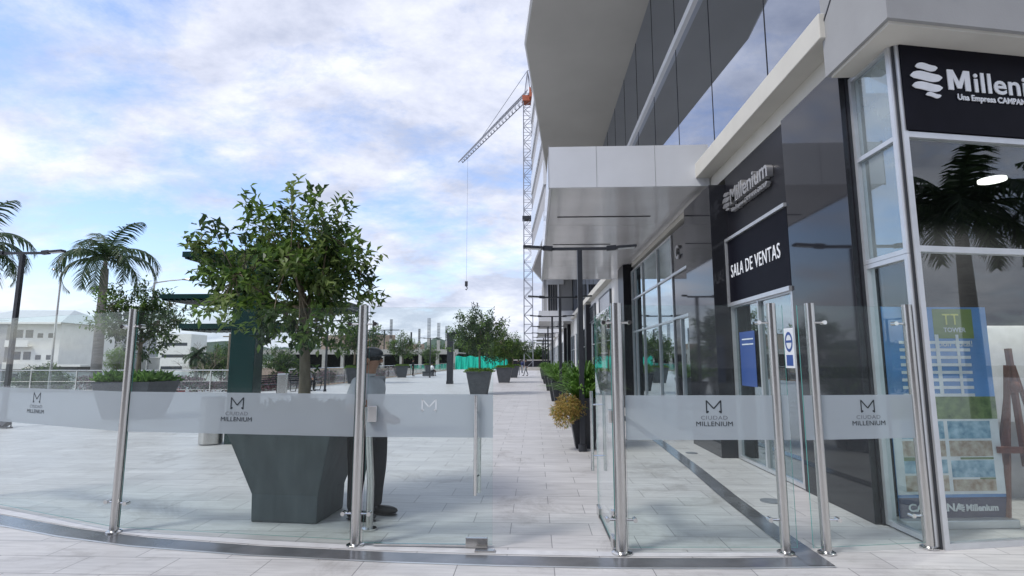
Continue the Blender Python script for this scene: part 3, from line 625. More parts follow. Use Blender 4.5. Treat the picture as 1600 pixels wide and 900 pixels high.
for i, (x, y) in enumerate([(2.70, 6.61), (2.72, 9.87)]):
    b = MB(); b.tube([(x, y, .001), (x, y, .008)], .12 if i == 0 else .10, 28); o = b.build('drain_cover', M['dark'] if 0 else M['greyfilm'])
    tag(o, ['round grey drain cover in the pavement, near the front glass panel', 'round grey drain cover in the pavement, farther back near the granite pillar base'][i], 'drain cover', 'drain covers by the shop front')

# ================================================================== VEGETATION
def leaf_mesh(bb, p, d, up, ln, wd, m, fold=.25):
    d = d.normalized(); s = d.cross(up); s = s.normalized() if s.length > 1e-4 else d.orthogonal().normalized(); n = s.cross(d)
    mid = p+d*ln*.5-n*ln*.04
    bb.add([p, mid+s*wd/2+n*wd*fold, p+d*ln-n*ln*.15, mid-s*wd/2+n*wd*fold, ], [(0, 1, 2), (0, 2, 3)], m)
def rv(): 
    while True:
        v = Vector((random.uniform(-1, 1), random.uniform(-1, 1), random.uniform(-1, 1)))
        if .05 < v.length < 1: return v.normalized()
def make_tree(H, cr, cz, ch, trunk_r, nclus, leaf, per, seed, mats=('leaf',), spread=.22, stray=6, ctr=(0, 0), z0=0):
    """trunk from z0; crown ellipsoid radius cr (x,y), centre height cz, half height ch"""
    random.seed(seed); tr = MB(); cl = MB(); ctr = Vector((ctr[0], ctr[1], 0))
    top = Vector((ctr.x*.6, ctr.y*.6, cz-ch*.2)); tr.tube([(0, 0, z0), (random.uniform(-.02, .02), 0, z0+(cz-ch-z0)*.6), (ctr.x*.2, ctr.y*.2, cz-ch*.85), top, (ctr.x, ctr.y, cz+ch*.5)], [trunk_r*1.25, trunk_r, trunk_r*.9, trunk_r*.55, trunk_r*.18], 9)
    limbs = []
    for i in range(9):
        a = i*2.4+random.uniform(-.4, .4); zz = cz-ch*random.uniform(.2, .85); st = Vector((ctr.x*.3, ctr.y*.3, zz))
        e = ctr+Vector((math.cos(a)*cr*random.uniform(.5, .85), math.sin(a)*cr*random.uniform(.5, .85), cz+ch*random.uniform(-.3, .7)))
        m1 = st.lerp(e, .5)+rv()*cr*.08; tr.tube([st, m1, e], [trunk_r*.4, trunk_r*.25, trunk_r*.1], 5); limbs.append((st, m1, e))
    clus = []
    for i in range(nclus):
        v = rv(); rr = random.random()**.38
        lump = 1+.20*math.sin(v.x*5+seed)+.20*math.sin(v.z*6+v.y*4+seed*2)
        c = ctr+Vector((v.x*cr*rr*lump, v.y*cr*rr*lump, cz+v.z*ch*rr*lump)); clus.append((c, v))
    for i in range(stray):
        v = rv(); v.z = abs(v.z)*.8 if i % 3 else v.z; v.normalize(); clus.append((ctr+Vector((v.x*cr*1.12, v.y*cr*1.12, cz+v.z*ch*1.12)), v))
    for c, v in clus:
        L_ = min(limbs, key=lambda q: min((q[1]-c).length, (q[2]-c).length)); s = L_[1] if (L_[1]-c).length < (L_[2]-c).length else L_[2]
        tr.tube([s, s.lerp(c, .6)+rv()*.03, c], [trunk_r*.10, trunk_r*.07, trunk_r*.04], 3, cap=False)
        ax = (v+Vector((0, 0, .5))+rv()*.6).normalized(); m = random.choice(mats)
        for j in range(per):
            t_ = j/per; p = c+ax*(t_-.5)*spread*2+rv()*spread*.55
            d = (ax*.5+rv()).normalized(); leaf_mesh(cl, p, d, Vector((0, 0, 1)), leaf*random.uniform(.7, 1.25), leaf*.46, m)
    return tr, cl
def tree_thing(name, label, cat, loc, tr, cl, group=None, rz=0):
    t = thing(name, label, cat, loc, rz, group); tr.build('trunk', M['bark'], t, smooth=True); cl.build('crown', None, t); return t
def square_pot(name, label, cat, loc, rz, prof, group=None, m='pot', planting='lowplant'):
    """prof: list of (half_x, half_y, z)"""
    t = thing(name, label, cat, loc, rz, group); b = MB(); vs = []
    for hx, hy, z in prof: vs += [(-hx, -hy, z), (hx, -hy, z), (hx, hy, z), (-hx, hy, z)]
    hx, hy, z = prof[-1]; vs += [(-hx+.05, -hy+.05, z), (hx-.05, -hy+.05, z), (hx-.05, hy-.05, z), (-hx+.05, hy-.05, z)]
    vs += [(-hx+.05, -hy+.05, z-.1), (hx-.05, -hy+.05, z-.1), (hx-.05, hy-.05, z-.1), (-hx+.05, hy-.05, z-.1)]
    k = len(prof)+2; b.add(vs, [(3, 2, 1, 0)]+[(4*i+j, 4*i+(j+1) % 4, 4*i+4+(j+1) % 4, 4*i+4+j) for i in range(k-1) for j in range(4)])
    b.build('pot', M[m], t, .012); s = MB(); s.box(-hx+.052, hx-.052, -hy+.052, hy-.052, z-.12, z-.05); s.build('soil', M['soil'], t); return t
def low_planting(hx, hy, z, n, m, seed, h=.14):
    random.seed(seed); b = MB()
    for i in range(n):
        p = Vector((random.uniform(-hx, hx), random.uniform(-hy, hy), z)); a = random.uniform(0, 6.28); e = random.uniform(.2, 1.3)
        d = Vector((math.cos(a)*math.cos(e), math.sin(a)*math.cos(e), math.sin(e))); leaf_mesh(b, p+d*h*random.random()*.6, d, rv(), h*random.uniform(.5, 1), h*.35, m)
    return b
# big planter and tree
TP = (-2.47, 5.86)
square_pot('square_planter', 'large dark flared planter close behind the glass fence, holding the tallest tree', 'planter', (*TP, 0), R(-4.6), [(.345, .31, 0), (.352, .317, .27), (.60, .56, 1.08)])
o = low_planting(.5, .46, 1.03, 500, 'leafdark', 3).build('ground_cover', None, None); o.location = (*TP, 0); tag(o, 'low dark leaves covering the soil of the large front planter', 'plants', kind='stuff')
tr, cl = make_tree(3.6, .86, 2.54, .80, .058, 215, .108, 26, 13, ('leaf', 'leaf', 'leaflight', 'leafdark'), .125, 16, (-.17, .02), 1.0)
tree_thing('leafy_tree', 'leafy green tree with broad leaves in the large front planter, tallest in view', 'tree', (*TP, 0), tr, cl)
# corridor planters
tr, cl = make_tree(4.3, 1.22, 2.92, 1.12, .05, 150, .15, 30, 6, ('leaf', 'leafdark'), .2, 10, (0, 0), 1.0)
trA = None
grpP, grpT = 'tapered planters along the walkway', 'trees in the walkway planters'
prof = [(.38, .38, 0), (.385, .385, .03), (.565, .565, 1.02), (.59, .59, 1.025), (.595, .595, 1.09)]
spec = [(-2.62, 26.1, 'tapered grey planter standing alone in mid walkway, nearest to the camera of that row', 'tree in the nearest mid-walkway planter, with bare sky behind its open crown'),
        (-2.20, 40.0, 'tapered grey planter second along the mid walkway', 'denser low tree in the second mid-walkway planter'),
        (-2.02, 51.5, 'tapered grey planter third along the mid walkway, partly behind the second', 'tree in the third mid-walkway planter, mostly behind the second one'),
        (-12.5, 51.5, 'tapered planter by the left railing, under a round green tree', 'round bright green tree in the planter by the left railing'),
        (-11.9, 62, 'tapered planter farthest along the left railing', 'small dark tree farthest along the left railing'),
        (-12.6, 38, 'tapered planter by the left railing behind the guard', 'tree by the left railing seen just left of the guard')]
p0 = square_pot('square_planter', spec[0][2], 'planter', (spec[0][0], spec[0][1], 0), 0, prof, grpP, 'potgrey')
low_planting(.55, .55, 1.02, 900, 'lime', 9, .2).build('plants', None, p0)
t0 = tree_thing('planter_tree', spec[0][3], 'tree', (spec[0][0], spec[0][1], 0), tr, cl, grpT)
tr2, cl2 = make_tree(3.6, 1.35, 2.45, .95, .05, 130, .15, 26, 8, ('leaf', 'leafdark'), .22, 4, (0, 0), 1.0)
t1 = None
for i, (x, y, la, lb) in enumerate(spec[1:]):
    dup(p0, (x, y, 0), .1*i, la)
    if t1 is None: t1 = tree_thing('planter_tree', lb, 'tree', (x, y, 0), tr2, cl2, grpT, 1.0)
    else: dup(t1, (x, y, 0), 2.1*i, lb, scale={3: 1.15, 4: .9}.get(i+1, 1.3 if i == 4 else 1.1))
# wide planter on the left
square_pot('wide_planter', 'wide grey planter in front of the left railing, under a dark rounded tree', 'planter', (-11.25, 15.2, 0), .05, [(.55, .5, 0), (.80, .72, 1.02)], m='potgrey')
o = low_planting(.75, .66, 1.0, 1600, 'grass', 12, .26).build('ground_cover', None); o.location = (-11.25, 15.2, 0); tag(o, 'low clipped green planting in the wide left planter', 'plants', kind='stuff')
tr, cl = make_tree(3.7, 1.18, 2.78, .95, .06, 170, .13, 26, 21, ('leafdark', 'leafdark', 'leaf'), .17, 10, (-.05, 0), .95)
tree_thing('dark_tree', 'dark rounded tree growing from the wide planter near the left railing', 'tree', (-11.25, 15.2, 0), tr, cl)
# strap-leaf plants on the right
def strap_plant(seed, n=150, R_=.75, h=.75, m='grass', tips=0):
    random.seed(seed); b = MB()
    for i in range(n):
        a = random.uniform(0, 6.283); q_ = random.random(); ln = R_*(.25+.85*q_); hh = h*(1.55-.95*q_)*random.uniform(.8, 1.15); wd = random.uniform(.03, .058)
        pts = []; K = 6; p0_ = Vector((math.cos(a)*.12*random.random(), math.sin(a)*.12*random.random(), 0))
        for k in range(K+1):
            t = k/K; rr = ln*t; z = hh*(1.75*t-1.15*t*t); pts.append(p0_+Vector((math.cos(a)*rr, math.sin(a)*rr, z)))
        s = Vector((-math.sin(a), math.cos(a), 0)); vs = []
        for k, p in enumerate(pts): w_ = wd*(1-(k/K)**2*.95)/2; vs += [p-s*w_, p+s*w_]
        b.add(vs, [(2*k, 2*k+1, 2*k+3, 2*k+2) for k in range(K)], m)
    return b
pot_r = [(.17, .17, 0), (.21, .21, .25), (.33, .33, .92)]
sp = [(.92, 10.42), (.88, 18.4), (.84, 22.0), (.82, 29.5), (.80, 38), (.78, 47)]
labs = ['nearest black tapered pot beside the first dark lamp post', 'second black pot behind the nearest strap-leaf plant', 'third black pot along the shop row', 'fourth black pot along the shop row, small and far', 'fifth black pot along the shop row, very small', 'farthest black pot along the shop row']
labp = ['nearest bright green strap-leaf plant, at the first lamp post', 'second bushy green strap-leaf plant, just behind the nearest', 'third green strap-leaf plant along the shop row', 'fourth green strap-leaf plant along the shop row', 'fifth green strap-leaf plant along the shop row', 'farthest green strap-leaf plant along the shop row']
pot = None
for i, (x, y) in enumerate(sp):
    if pot is None:
        pot = square_pot('black_pot', labs[0], 'planter', (x, y, 0), 0, pot_r, 'black pots along the shop fronts', 'dark')
        pl = tag(strap_plant(4, 330, .84, .74).build('strap_leaf_plant', None), labp[0], 'plant', 'strap leaf plants along the shop fronts'); pl.location = (x, y, .80)
    else:
        dup(pot, (x, y, 0), 0, labs[i]); c = dup(pl, (x, y, .82), i*1.3, labp[i], scale=(1.0, .95, .9, .8, .85, .8)[i])
# ochre flowering shrub spilling from the near pot
random.seed(5); b = MB()
for i in range(2600):
    v = rv(); rr = random.random()**.4; bl_ = random.choice(((0, 0, 0, 1), (-.08, -.05, -.14, .75), (.14, 0, .02, .7), (-.02, -.1, .12, .7), (-.16, 0, -.05, .6))); p = Vector((v.x*.27*rr*bl_[3]+bl_[0], v.y*.24*rr*bl_[3]+bl_[1], v.z*.24*rr*bl_[3]+bl_[2])); 
    leaf_mesh(b, p, (v*.6+rv()+Vector((0, 0, -.5))), rv(), .07, .012, 'drygrass' if random.random() > .12 else 'grass')
o = tag(b.build('flowering_plant', None), 'ochre feathery flowering plant spilling over the front of the nearest black pot', 'plant'); o.location = (.60, 10.02, .74)
# palms
def make_palm(h0, h1, r, nfr, flen, seed, droop=1.0, lean=(0, 0)):
    random.seed(seed); tk = MB(); fr = MB(); K = 9; pts = []; rd = []
    for i in range(K+1):
        t = i/K; pts.append((lean[0]*t*t, lean[1]*t*t, h0+(h1-h0)*t)); rd.append(r*(1.15-.35*t+.10*math.sin(t*3.1)))
    tk.tube(pts, rd, 14); top = Vector(pts[-1])
    tk.tube([top, top+Vector((0, 0, .75))], [r*.55, r*.28], 10)
    for i in range(nfr):
        a = i*2.399+random.uniform(-.2, .2); t0 = i/nfr; el = R(88-70*t0**.95)+random.uniform(-.1, .1); ln = flen*random.uniform(.88, 1.08); p = top+Vector((0, 0, .45)); S = 22; dirh = Vector((math.cos(a), math.sin(a), 0)); rp_ = [p.copy()]
        e = el
        for k in range(S): e -= (R(4.2)+R(3.4)*(k/S))*droop*(1 if t0 > .15 else .55); p = p+(dirh*math.cos(e)+Vector((0, 0, math.sin(e))))*ln/S; rp_.append(p.copy())
        fr.tube(rp_, [.035*(1-k/(S+1))+.006 for k in range(S+1)], 4, 'palmleaf', cap=False)
        side = Vector((-math.sin(a), math.cos(a), 0))
        for k in range(2, S+1):
            for sub in (0, .5):
                t = (k+sub)/S
                if t > 1: continue
                q = rp_[k] if sub == 0 else rp_[k].lerp(rp_[min(k+1, S)], .5); tg = (rp_[k]-rp_[k-1]).normalized(); l2 = ln*.27*math.sin(math.pi*min(1, .12+t*.85))**.6
                for s in (1, -1):
                    d = (side*s*.75+tg*.55+Vector((0, 0, -.25-.35*random.random()))+rv()*.12).normalized()
                    w_ = tg*.040
                    pm = q+d*l2*.55; pe = q+d*l2+Vector((0, 0, -l2*.22))
                    fr.add([q-w_, q+w_, pm+w_*.9, pe, pm-w_*.9], [(0, 1, 2, 4), (4, 2, 3)], 'palmleaf')
    return tk, fr
def palm_thing(label, loc, tk, fr, group='palm trees'):
    t = thing('palm_tree', label, 'palm tree', loc, 0, group); tk.build('trunk', M['palmbark'], t, smooth=True); fr.build('fronds', None, t); return t
tk, fr = make_palm(-3, 6.75, .26, 13, 4.0, 31, 1.25, (-.1, 0)); pA = palm_thing('palm tree with thick grey trunk beyond the left railing, standing right of the lamp', (-26.3, 32, .45), tk, fr)
tk, fr = make_palm(-3, 6.9, .25, 14, 4.0, 44, 1.2); palm_thing('palm tree cut by the left edge of the view, its fronds behind the dark lamp', (-31.6, 28.6, .3), tk, fr)
tk, fr = make_palm(0, 5.2, .20, 18, 3.0, 55, 1.15); pR = palm_thing('palm tree behind the viewer, reflected in the dark corner window', (15.6, -1.6, 0), tk, fr, 'palms behind the camera seen only reflected')
dup(pR, (18.6, .6, 0), 2.0, 'farther palm tree behind the viewer, faintly reflected in the corner window')
tk, fr = make_palm(-3, -.2, .12, 12, 1.5, 66, 1.1); 
t = palm_thing('tiny palm in front of the white wall, seen between the wide planter and green column', (-29, 46, 1.55), tk, fr)
# background trees
random.seed(3)
tr, cl = make_tree(9, 4.2, 4.2, 3.4, .22, 170, .55, 26, 71, ('leafdark', 'leaf'), .8, 6, (0, 0), -3)
bt = None
bgt = [(-15.6, 118, 1.05, 'big dark tree behind the green construction netting'), (-9.5, 122, 1.15, 'broad dark tree at the end of the walkway, left of the crane'), (-4.6, 119, .85, 'tree at the end of the walkway just left of the crane mast'), (.9, 124, .8, 'brownish tree at the end of the walkway behind the crane mast'), (-22, 130, .8, 'tree behind the construction pillars'),
       (-44, 82, .75, 'bushy tree seen right of the green column beyond the railing'), (-50, 86, .70, 'bushy tree just right of the green column, left of its neighbour'), (-37.5, 80, .62, 'bushy tree beyond the benches'), (-62, 100, .5, 'small tree beyond the white wall'), (-41, 44, .40, 'dark round bush beyond the railing at the left edge'), (-38.5, 42.5, .36, 'dark bush beyond the railing behind the left lamp post')]
for i, (x, y, s, lb) in enumerate(bgt):
    if bt is None: bt = tree_thing('background_tree', lb, 'tree', (x, y, -1 if y > 110 else -1.5), tr, cl, 'trees beyond the terrace'); bt.scale = (s,)*3
    else: dup(bt, (x, y, -1 if y > 110 else (-2.0 if s < .45 else -1.6)), i*1.7, lb, scale=s)
tr, cl = make_tree(3, 1.6, 1.2, 1.9, .1, 90, .3, 26, 78, ('lime',), .5, 3, (0, 0), -3)
tree_thing('lime_bush', 'bright lime green bush behind the beige wall, right of the palm trunk', 'bush', (-61, 78, .4), tr, cl)
# bare tree
random.seed(17); b = MB()
def br(p, d, l, r, k):
    q = p+d*l; b.tube([p, q], [r, r*.65], 4, cap=False)
    if k:
        for _ in range(3): br(q, (d+rv()*.75).normalized(), l*.72, r*.6, k-1)
br(Vector((0, 0, -3)), Vector((0, 0, 1)), 2.2, .09, 5)
o = tag(b.build('bare_tree', M['bark']), 'leafless branching tree beyond the railing left of the green column', 'tree'); o.location = (-29.5, 48, 0)
# flowering hedge along railing
def hedge(name, label, pts, seed, n=5200, h=.55, wdt=.5, z=.0):
    random.seed(seed); b = MB(); segs = list(zip(pts[:-1], pts[1:]))
    for i in range(n):
        a, c = random.choice(segs); t = random.random(); x, y = a[0]+(c[0]-a[0])*t, a[1]+(c[1]-a[1])*t
        hh = h*(.75+.25*math.sin(x*2.3+y*1.1)+.1*math.sin(x*7)); p = Vector((x+random.gauss(0, wdt*.35), y+random.gauss(0, wdt*.35), z+hh*random.random()**.6))
        leaf_mesh(b, p, rv()+Vector((0, 0, .3)), rv(), .13, .08, 'pink' if random.random() < .7 else 'leafdark')
    return tag(b.build(name, None), label, 'hedge')
hedge('flowering_hedge', 'pink flowering hedge outside the side railing behind the benches', [(-14.3, 28.4), (-14.1, 33), (-14.1, 44), (-14.1, 60)], 4, 9000, .85)
hedge('flowering_hedge', 'pink flowering hedge outside the cross railing, left of the green column', [(-23.5, 27.6), (-19, 28.2), (-14.8, 28.7)], 6, 5200, .75)

# ================================================================== STREET FURNITURE
def lamp_post(label, loc, h=3.66, rz=0, group='T shaped dark lamp posts'):
    t = thing('lamp_post', label, 'lamp post', loc, rz, group)
    b = MB(); b.box(-.045, .045, -.045, .045, .02, h-.03); b.build('pole', M['dark'], t, .004)
    b = MB(); b.box(-.07, .07, -.07, .07, 0, .02); b.tube([(0, 0, .0), (0, 0, .12)], .075, 16); b.build('base', M['dark'], t)
    b = MB(); b.bar((-.55, 0, h), (.55, 0, h), .05, .05); b.build('arm', M['dark'], t)
    for s in (-1, 1):
        b = MB(); b.bar((s*.50, 0, h+.005), (s*.68, 0, h+.02), .10, .085); b.bar((s*.68, 0, h+.02), (s*1.05, 0, h+.045), .16, .045)
        hd = b.build('lamp_head', M['dark'], t, .006)
        c = MB(); c.bar((s*.72, 0, h-.003), (s*1.02, 0, h+.017), .12, .008); c.build('diffuser', M['whitefilm'], hd)
    return t
lab = ['nearest dark T-shaped lamp post, standing by the first green plant', 'second dark T-shaped lamp post along the shop fronts', 'third dark T-shaped lamp post along the shop fronts', 'fourth dark T-shaped lamp post along the shop fronts', 'fifth dark T-shaped lamp post along the shop fronts', 'sixth dark T-shaped lamp post along the shop fronts, tiny', 'farthest dark T-shaped lamp post along the shop fronts']
l0 = lamp_post(lab[0], (.85, 10.0, 0), 3.66)
for i, y in enumerate((17.9, 25.8, 33.9, 42, 50, 58)): dup(l0, (.85-.0*i, y, 0), 0, lab[i+1])
dup(l0, (-12.80, 12.9, 0), 0, 'dark T-shaped lamp post at the far left edge, near the palm trees', scale=(1, 1, 1.165))
dup(l0, (-10.85, 28.2, 0), 0, 'dark T-shaped lamp post beside the seated person and bench')
dup(l0, (-9.75, 51, 0), 0, 'dark T-shaped lamp post left of the square dark column')
dup(l0, (-13.0, 44, 0), 0, 'dark T-shaped lamp post by the left railing, behind the steel fence post')
t = thing('floor_spotlight', 'small black floor spotlight on the paving at the left edge', 'spotlight', (-12.55, 12.75, 0))
b = MB(); b.box(-.10, .10, -.07, .07, 0, .03); b.build('base', M['dark'], t, .004); b = MB(); b.tube([(0, .03, .12), (0, -.10, .17)], [.085, .095], 14); b.bar((-.11, 0, .03), (-.11, 0, .14), .02); b.bar((.11, 0, .03), (.11, 0, .14), .02); b.build('lamp_head', M['dark'], t)
# green column with shade plates
def plate(t, x0, x1, y0, y1, z, th=.10):
    b = MB(); b.box(x0, x1, y0, y1, z, z+th); 
    k = int((x1-x0)/.12)
    for i in range(k): xx = x0+.06+i*.12; b.box(xx-.02, xx+.02, y0+.03, y1-.03, z-.035, z)
    return b.build('shade_plate', M['teal'], t)
CXc, CYc = -5.72, 10.5
t = thing('shade_column', 'dark green column with stacked flat shade plates, behind the largest tree', 'shade structure', (CXc, CYc, 0))
b = MB(); b.box(-.25, .25, -.0, .35, 0, 3.66); b.build('column', M['teal'], t, .01)
plate(t, -1.34, 1.5, -.03, 1.45, 3.66, .11); plate(t, -1.80, -.25, .05, 1.3, 2.83, .09); plate(t, -1.30, .85, -.02, 1.0, 2.22, .10); plate(t, .30, 1.95, .4, 1.7, 2.66, .12)
b = MB(); b.box(.26, .34, .2, .3, 2.2, 3.66); b.box(.26, 1.9, .55, .63, 2.56, 2.625); b.build('support', M['teal'], t)
t = thing('litter_bin', 'round brushed steel litter bin at the foot of the green column', 'bin', (-6.25, 10.55, 0))
b = MB(); b.tube([(0, 0, .02), (0, 0, .86)], .215, 28); b.build('body', M['steel'], t, smooth=True); b = MB(); b.tube([(0, 0, .86), (0, 0, .90)], [.22, .19], 28); b.build('lid', M['dark'], t, smooth=True)
t = thing('litter_bin', 'square grey steel bin standing between the two benches', 'bin', (-11.85, 25.5, 0), .2)
b = MB(); b.box(-.19, .19, -.19, .19, .02, .92); b.build('body', M['steel'], t, .01); b = MB(); b.box(-.2, .2, -.2, .2, .925, .98); b.build('lid', M['alu'], t)
# benches
def bench(label, loc, rz):
    t = thing('park_bench', label, 'bench', loc, rz, 'black slatted benches by the left railing')
    b = MB()
    for i in range(5): x = -.02+i*.10; b.box(x-.04, x+.04, -.95, .95, .43, .46)
    b.build('seat', M['dark'], t)
    b = MB()
    for i in range(4): z = .55+i*.10; x = -.09-.045*i; b.box(x-.015, x+.015, -.95, .95, z-.035, z+.035)
    b.build('backrest', M['dark'], t)
    for s in (-1, 1):
        y = s*.82; b = MB(); b.tube([(.42, y, .42), (.30, y, .02), (-.08, y, .02), (-.06, y, .42), (-.27, y, .90)], .022, 8); b.tube([(.42, y, .42), (-.07, y, .42)], .02, 8); b.tube([(.42, y, .44), (.38, y, .66), (-.15, y, .66)], .018, 8); b.build('leg', M['dark'], t)
    return t
be = bench('black slatted bench just right of the green column', (-12.95, 25.9, 0), R(-25)); dup(be, (-12.25, 28.9, 0), R(-25), 'black slatted bench where the person in black trousers sits')
t = thing('square_column', 'tall square dark column standing on the paving left of the walkway planters', 'column', (-5.80, 37.6, 0))
b = MB(); b.box(-.20, .20, -.20, .20, .20, 3.35); b.box(-.2, .62, -.2, .2, 3.30, 3.5) ; b.build('shaft', M['dark'], t, .01); b = MB(); b.box(-.22, .22, -.22, .22, 0, .2); b.build('base', M['dark'], t)
# railing
def railing(name, label, pts, sp=2.0, h=1.1):
    t = thing(name, label, 'railing'); b = MB(); b.tube([(x, y, h) for x, y in pts], .028, 8); b.build('handrail', M['steel2'], t, smooth=True)
    b = MB(); b.tube([(x, y, .55) for x, y in pts], .014, 6); b.tube([(x, y, .12) for x, y in pts], .014, 6); b.build('lower_rail', M['steel'], t)
    g = MB()
    for (x0, y0), (x1, y1) in zip(pts[:-1], pts[1:]):
        ln = math.hypot(x1-x0, y1-y0); n = max(1, round(ln/sp))
        for i in range(n): p = MB(); xx, yy_ = x0+(x1-x0)*i/n, y0+(y1-y0)*i/n; p.box(xx-.025, xx+.025, yy_-.025, yy_+.025, 0, h-.03); p.build('post', M['steel'], t)
        g.add([(x0, y0+.03, .1), (x1, y1+.03, .1), (x1, y1+.03, 1.02), (x0, y0+.03, 1.02)], [(0, 1, 2, 3)])
    g.build('glass_panel', M['rail_glass'], t); return t
railing('terrace_railing', 'steel and glass railing crossing the left end of the terrace', [(-44, 18.9), (-27.2, 26.2), (-14.3, 27.6)])
railing('terrace_railing', 'steel and glass railing running back along the left side of the terrace', [(-13.6, 30), (-13.6, 60), (-14.6, 112)], 3.0)
# street lights
def street_light(label, x, y, h, arm, z0=-3):
    t = thing('street_light', label, 'street light', (x, y, z0), 0, 'street lights beyond the railing'); H_ = h-z0
    b = MB(); b.tube([(0, 0, 0), (0, 0, H_)], [.10, .06], 10); b.build('pole', M['steel'], t, smooth=True)
    b = MB(); b.tube([(0, 0, H_-.02), (arm*.5, 0, H_+.12), (arm, 0, H_+.2)], .035, 8); b.build('arm', M['steel'], t)
    b = MB(); b.ell((arm*1.14, 0, H_+.2), (abs(arm)*.17+.12, .13, .07)); b.build('lamp_head', M['steel'], t, smooth=True)
street_light('grey street light with curved arm reaching right, behind the palm tree', -23.9, 33, 6.45, 1.9)
street_light('thin leaning street light pole between the left lamp and palm tree', -34.6, 38, 8.0, -.5)

# ================================================================== BACKGROUND BUILDINGS
def apartment():
    t = thing('apartment_building', 'bright white three-storey apartment building with pale hipped roof at far left', 'building', (-77.2, 80, -3), R(4))
    b = MB(); b.box(-9, 5.0, 0, 12, 0, 10.3); b.build('wall', M['bwhite'], t)
    b = MB(); b.box(-4.2, -2.6, -.5, -.01, 0, 10.6); b.build('stair_tower', M['bgrey'], t)
    b = MB(); b.box(-9, -6.8, -2.5, -.01, 0, 10.0); b.build('wing', M['bgrey'], t)
    for z in (3.3, 6.6):
        for x0, x1 in ((-6.6, -4.4), (-2.4, 1.0)):
            b = MB(); b.box(x0, x1, -.9, -.01, z, z+.15); b.box(x0, x1, -.9, -.85, z+.15, z+1.0); b.build('balcony', M['bwhite'], t)
    for z in (1.4, 4.7, 8.0):
        for x0, x1 in ((-6.4, -4.6), (-2.2, -.6), (-.2, .9), (1.6, 2.4), (3.2, 4.2)):
            b = MB(); b.box(x0, x1, -.03, -.005, z, z+(1.2 if x1 < 1 else .7)); b.build('window', M['win'], t)
    b = MB(); z = 10.3; vs = [(-9.8, -1.2, z), (5.8, -1.2, z), (5.8, 12.6, z), (-9.8, 12.6, z), (-7, 5.5, z+2.4), (2.5, 5.5, z+2.4)]
    b.add(vs, [(0, 1, 5, 4), (1, 2, 5), (2, 3, 4, 5), (3, 0, 4), (3, 2, 1, 0)]); b.build('roof', M['roofw'], t)
    b = MB(); b.box(-9.82, 5.82, -1.25, -1.19, z-.25, z+.02); b.build('fascia', M['bwhite'], t)
apartment()
t = thing('apartment_building', 'grey end apartment block just right of the white three-storey building', 'building', (-75.5, 95, -3), R(4))
b = MB(); b.box(-4, 1.6, 0, 10, 0, 9.3); b.build('wall', M['bgrey'], t); b = MB(); b.box(-4.3, 1.9, -.3, 10.3, 9.3, 9.7); b.build('roof', M['roofw'], t)
for z in (1.5, 4.6, 7.6):
    b = MB(); b.box(-.4, .6, -.03, -.005, z, z+1.1); b.build('window', M['win'], t)
t = thing('distant_building', 'small white block far away beyond the dark left tree', 'building', (-104, 155, -3), R(5))
b = MB(); b.box(-5, 4, 0, 9, 0, 12.2); b.build('wall', M['bwhite'], t)
for z in (2, 5.4, 8.8):
    b = MB(); b.box(-4, 3, -.03, -.005, z, z+.9); b.build('window', M['win'], t)
t = thing('white_kiosk', 'low white kiosk with flat overhanging roof beyond the left railing', 'kiosk', (-64.5, 72, -3), R(4))
b = MB(); b.box(-3.2, 2.6, 0, 3, 0, 3.1); b.build('wall', M['bwhite'], t); b = MB(); b.box(-3.8, 3.6, -1, 3.4, 3.75, 4.0); b.build('roof', M['bwhite'], t); b = MB(); b.box(-3.1, 2.5, .02, 2.9, 3.1, 3.75); b.build('vent_band', M['win'], t)
for x in (-1.2, .6):
    b = MB(); b.box(x-.06, x+.06, -.03, -.005, .2, 2.9); b.build('window', M['win'], t)
t = thing('boundary_wall', 'long low beige wall behind the palm trunk on the left', 'wall', (-78, 100, -3), R(2))
b = MB(); b.box(-20, 7.5, 0, .4, 0, 5.0); b.build('wall', M['cream'], t); b = MB(); b.box(-20.2, 7.7, -.1, .5, 5.0, 5.25); b.build('coping', M['bwhite'], t)
t = thing('boundary_wall', 'sunlit white wall beyond the railing left of the green column', 'wall', (-62, 106, -3), R(2))
b = MB(); b.box(-7.5, 14, 0, .4, 0, 4.0); b.build('wall', M['bwhite'], t); b = MB(); b.box(-7.5, 14, .5, 4, 3.0, 4.4); b.build('coping', M['bwhite'], t)
# pale pole right of column
t = thing('flag_pole', 'pale slim pole beyond the railing right of the green column', 'pole', (-24.8, 47, -3)); b = MB(); b.tube([(0, 0, 0), (0, 0, 6.6)], [.11, .09], 10); b.build('pole', M['alu'], t); b = MB(); b.ell((0, 0, 6.65), (.12, .12, .12)); b.build('finial', M['alu'], t)
t = thing('wooden_pole', 'dark utility pole beyond the railing beside the bare tree', 'pole', (-29.6, 52, -3)); b = MB(); b.tube([(0, 0, 0), (0, 0, 7.2)], .12, 8); b.build('pole', M['bark'], t); b = MB(); b.bar((-.7, 0, 6.9), (.7, 0, 6.9), .1); b.build('cross_arm', M['bark'], t)
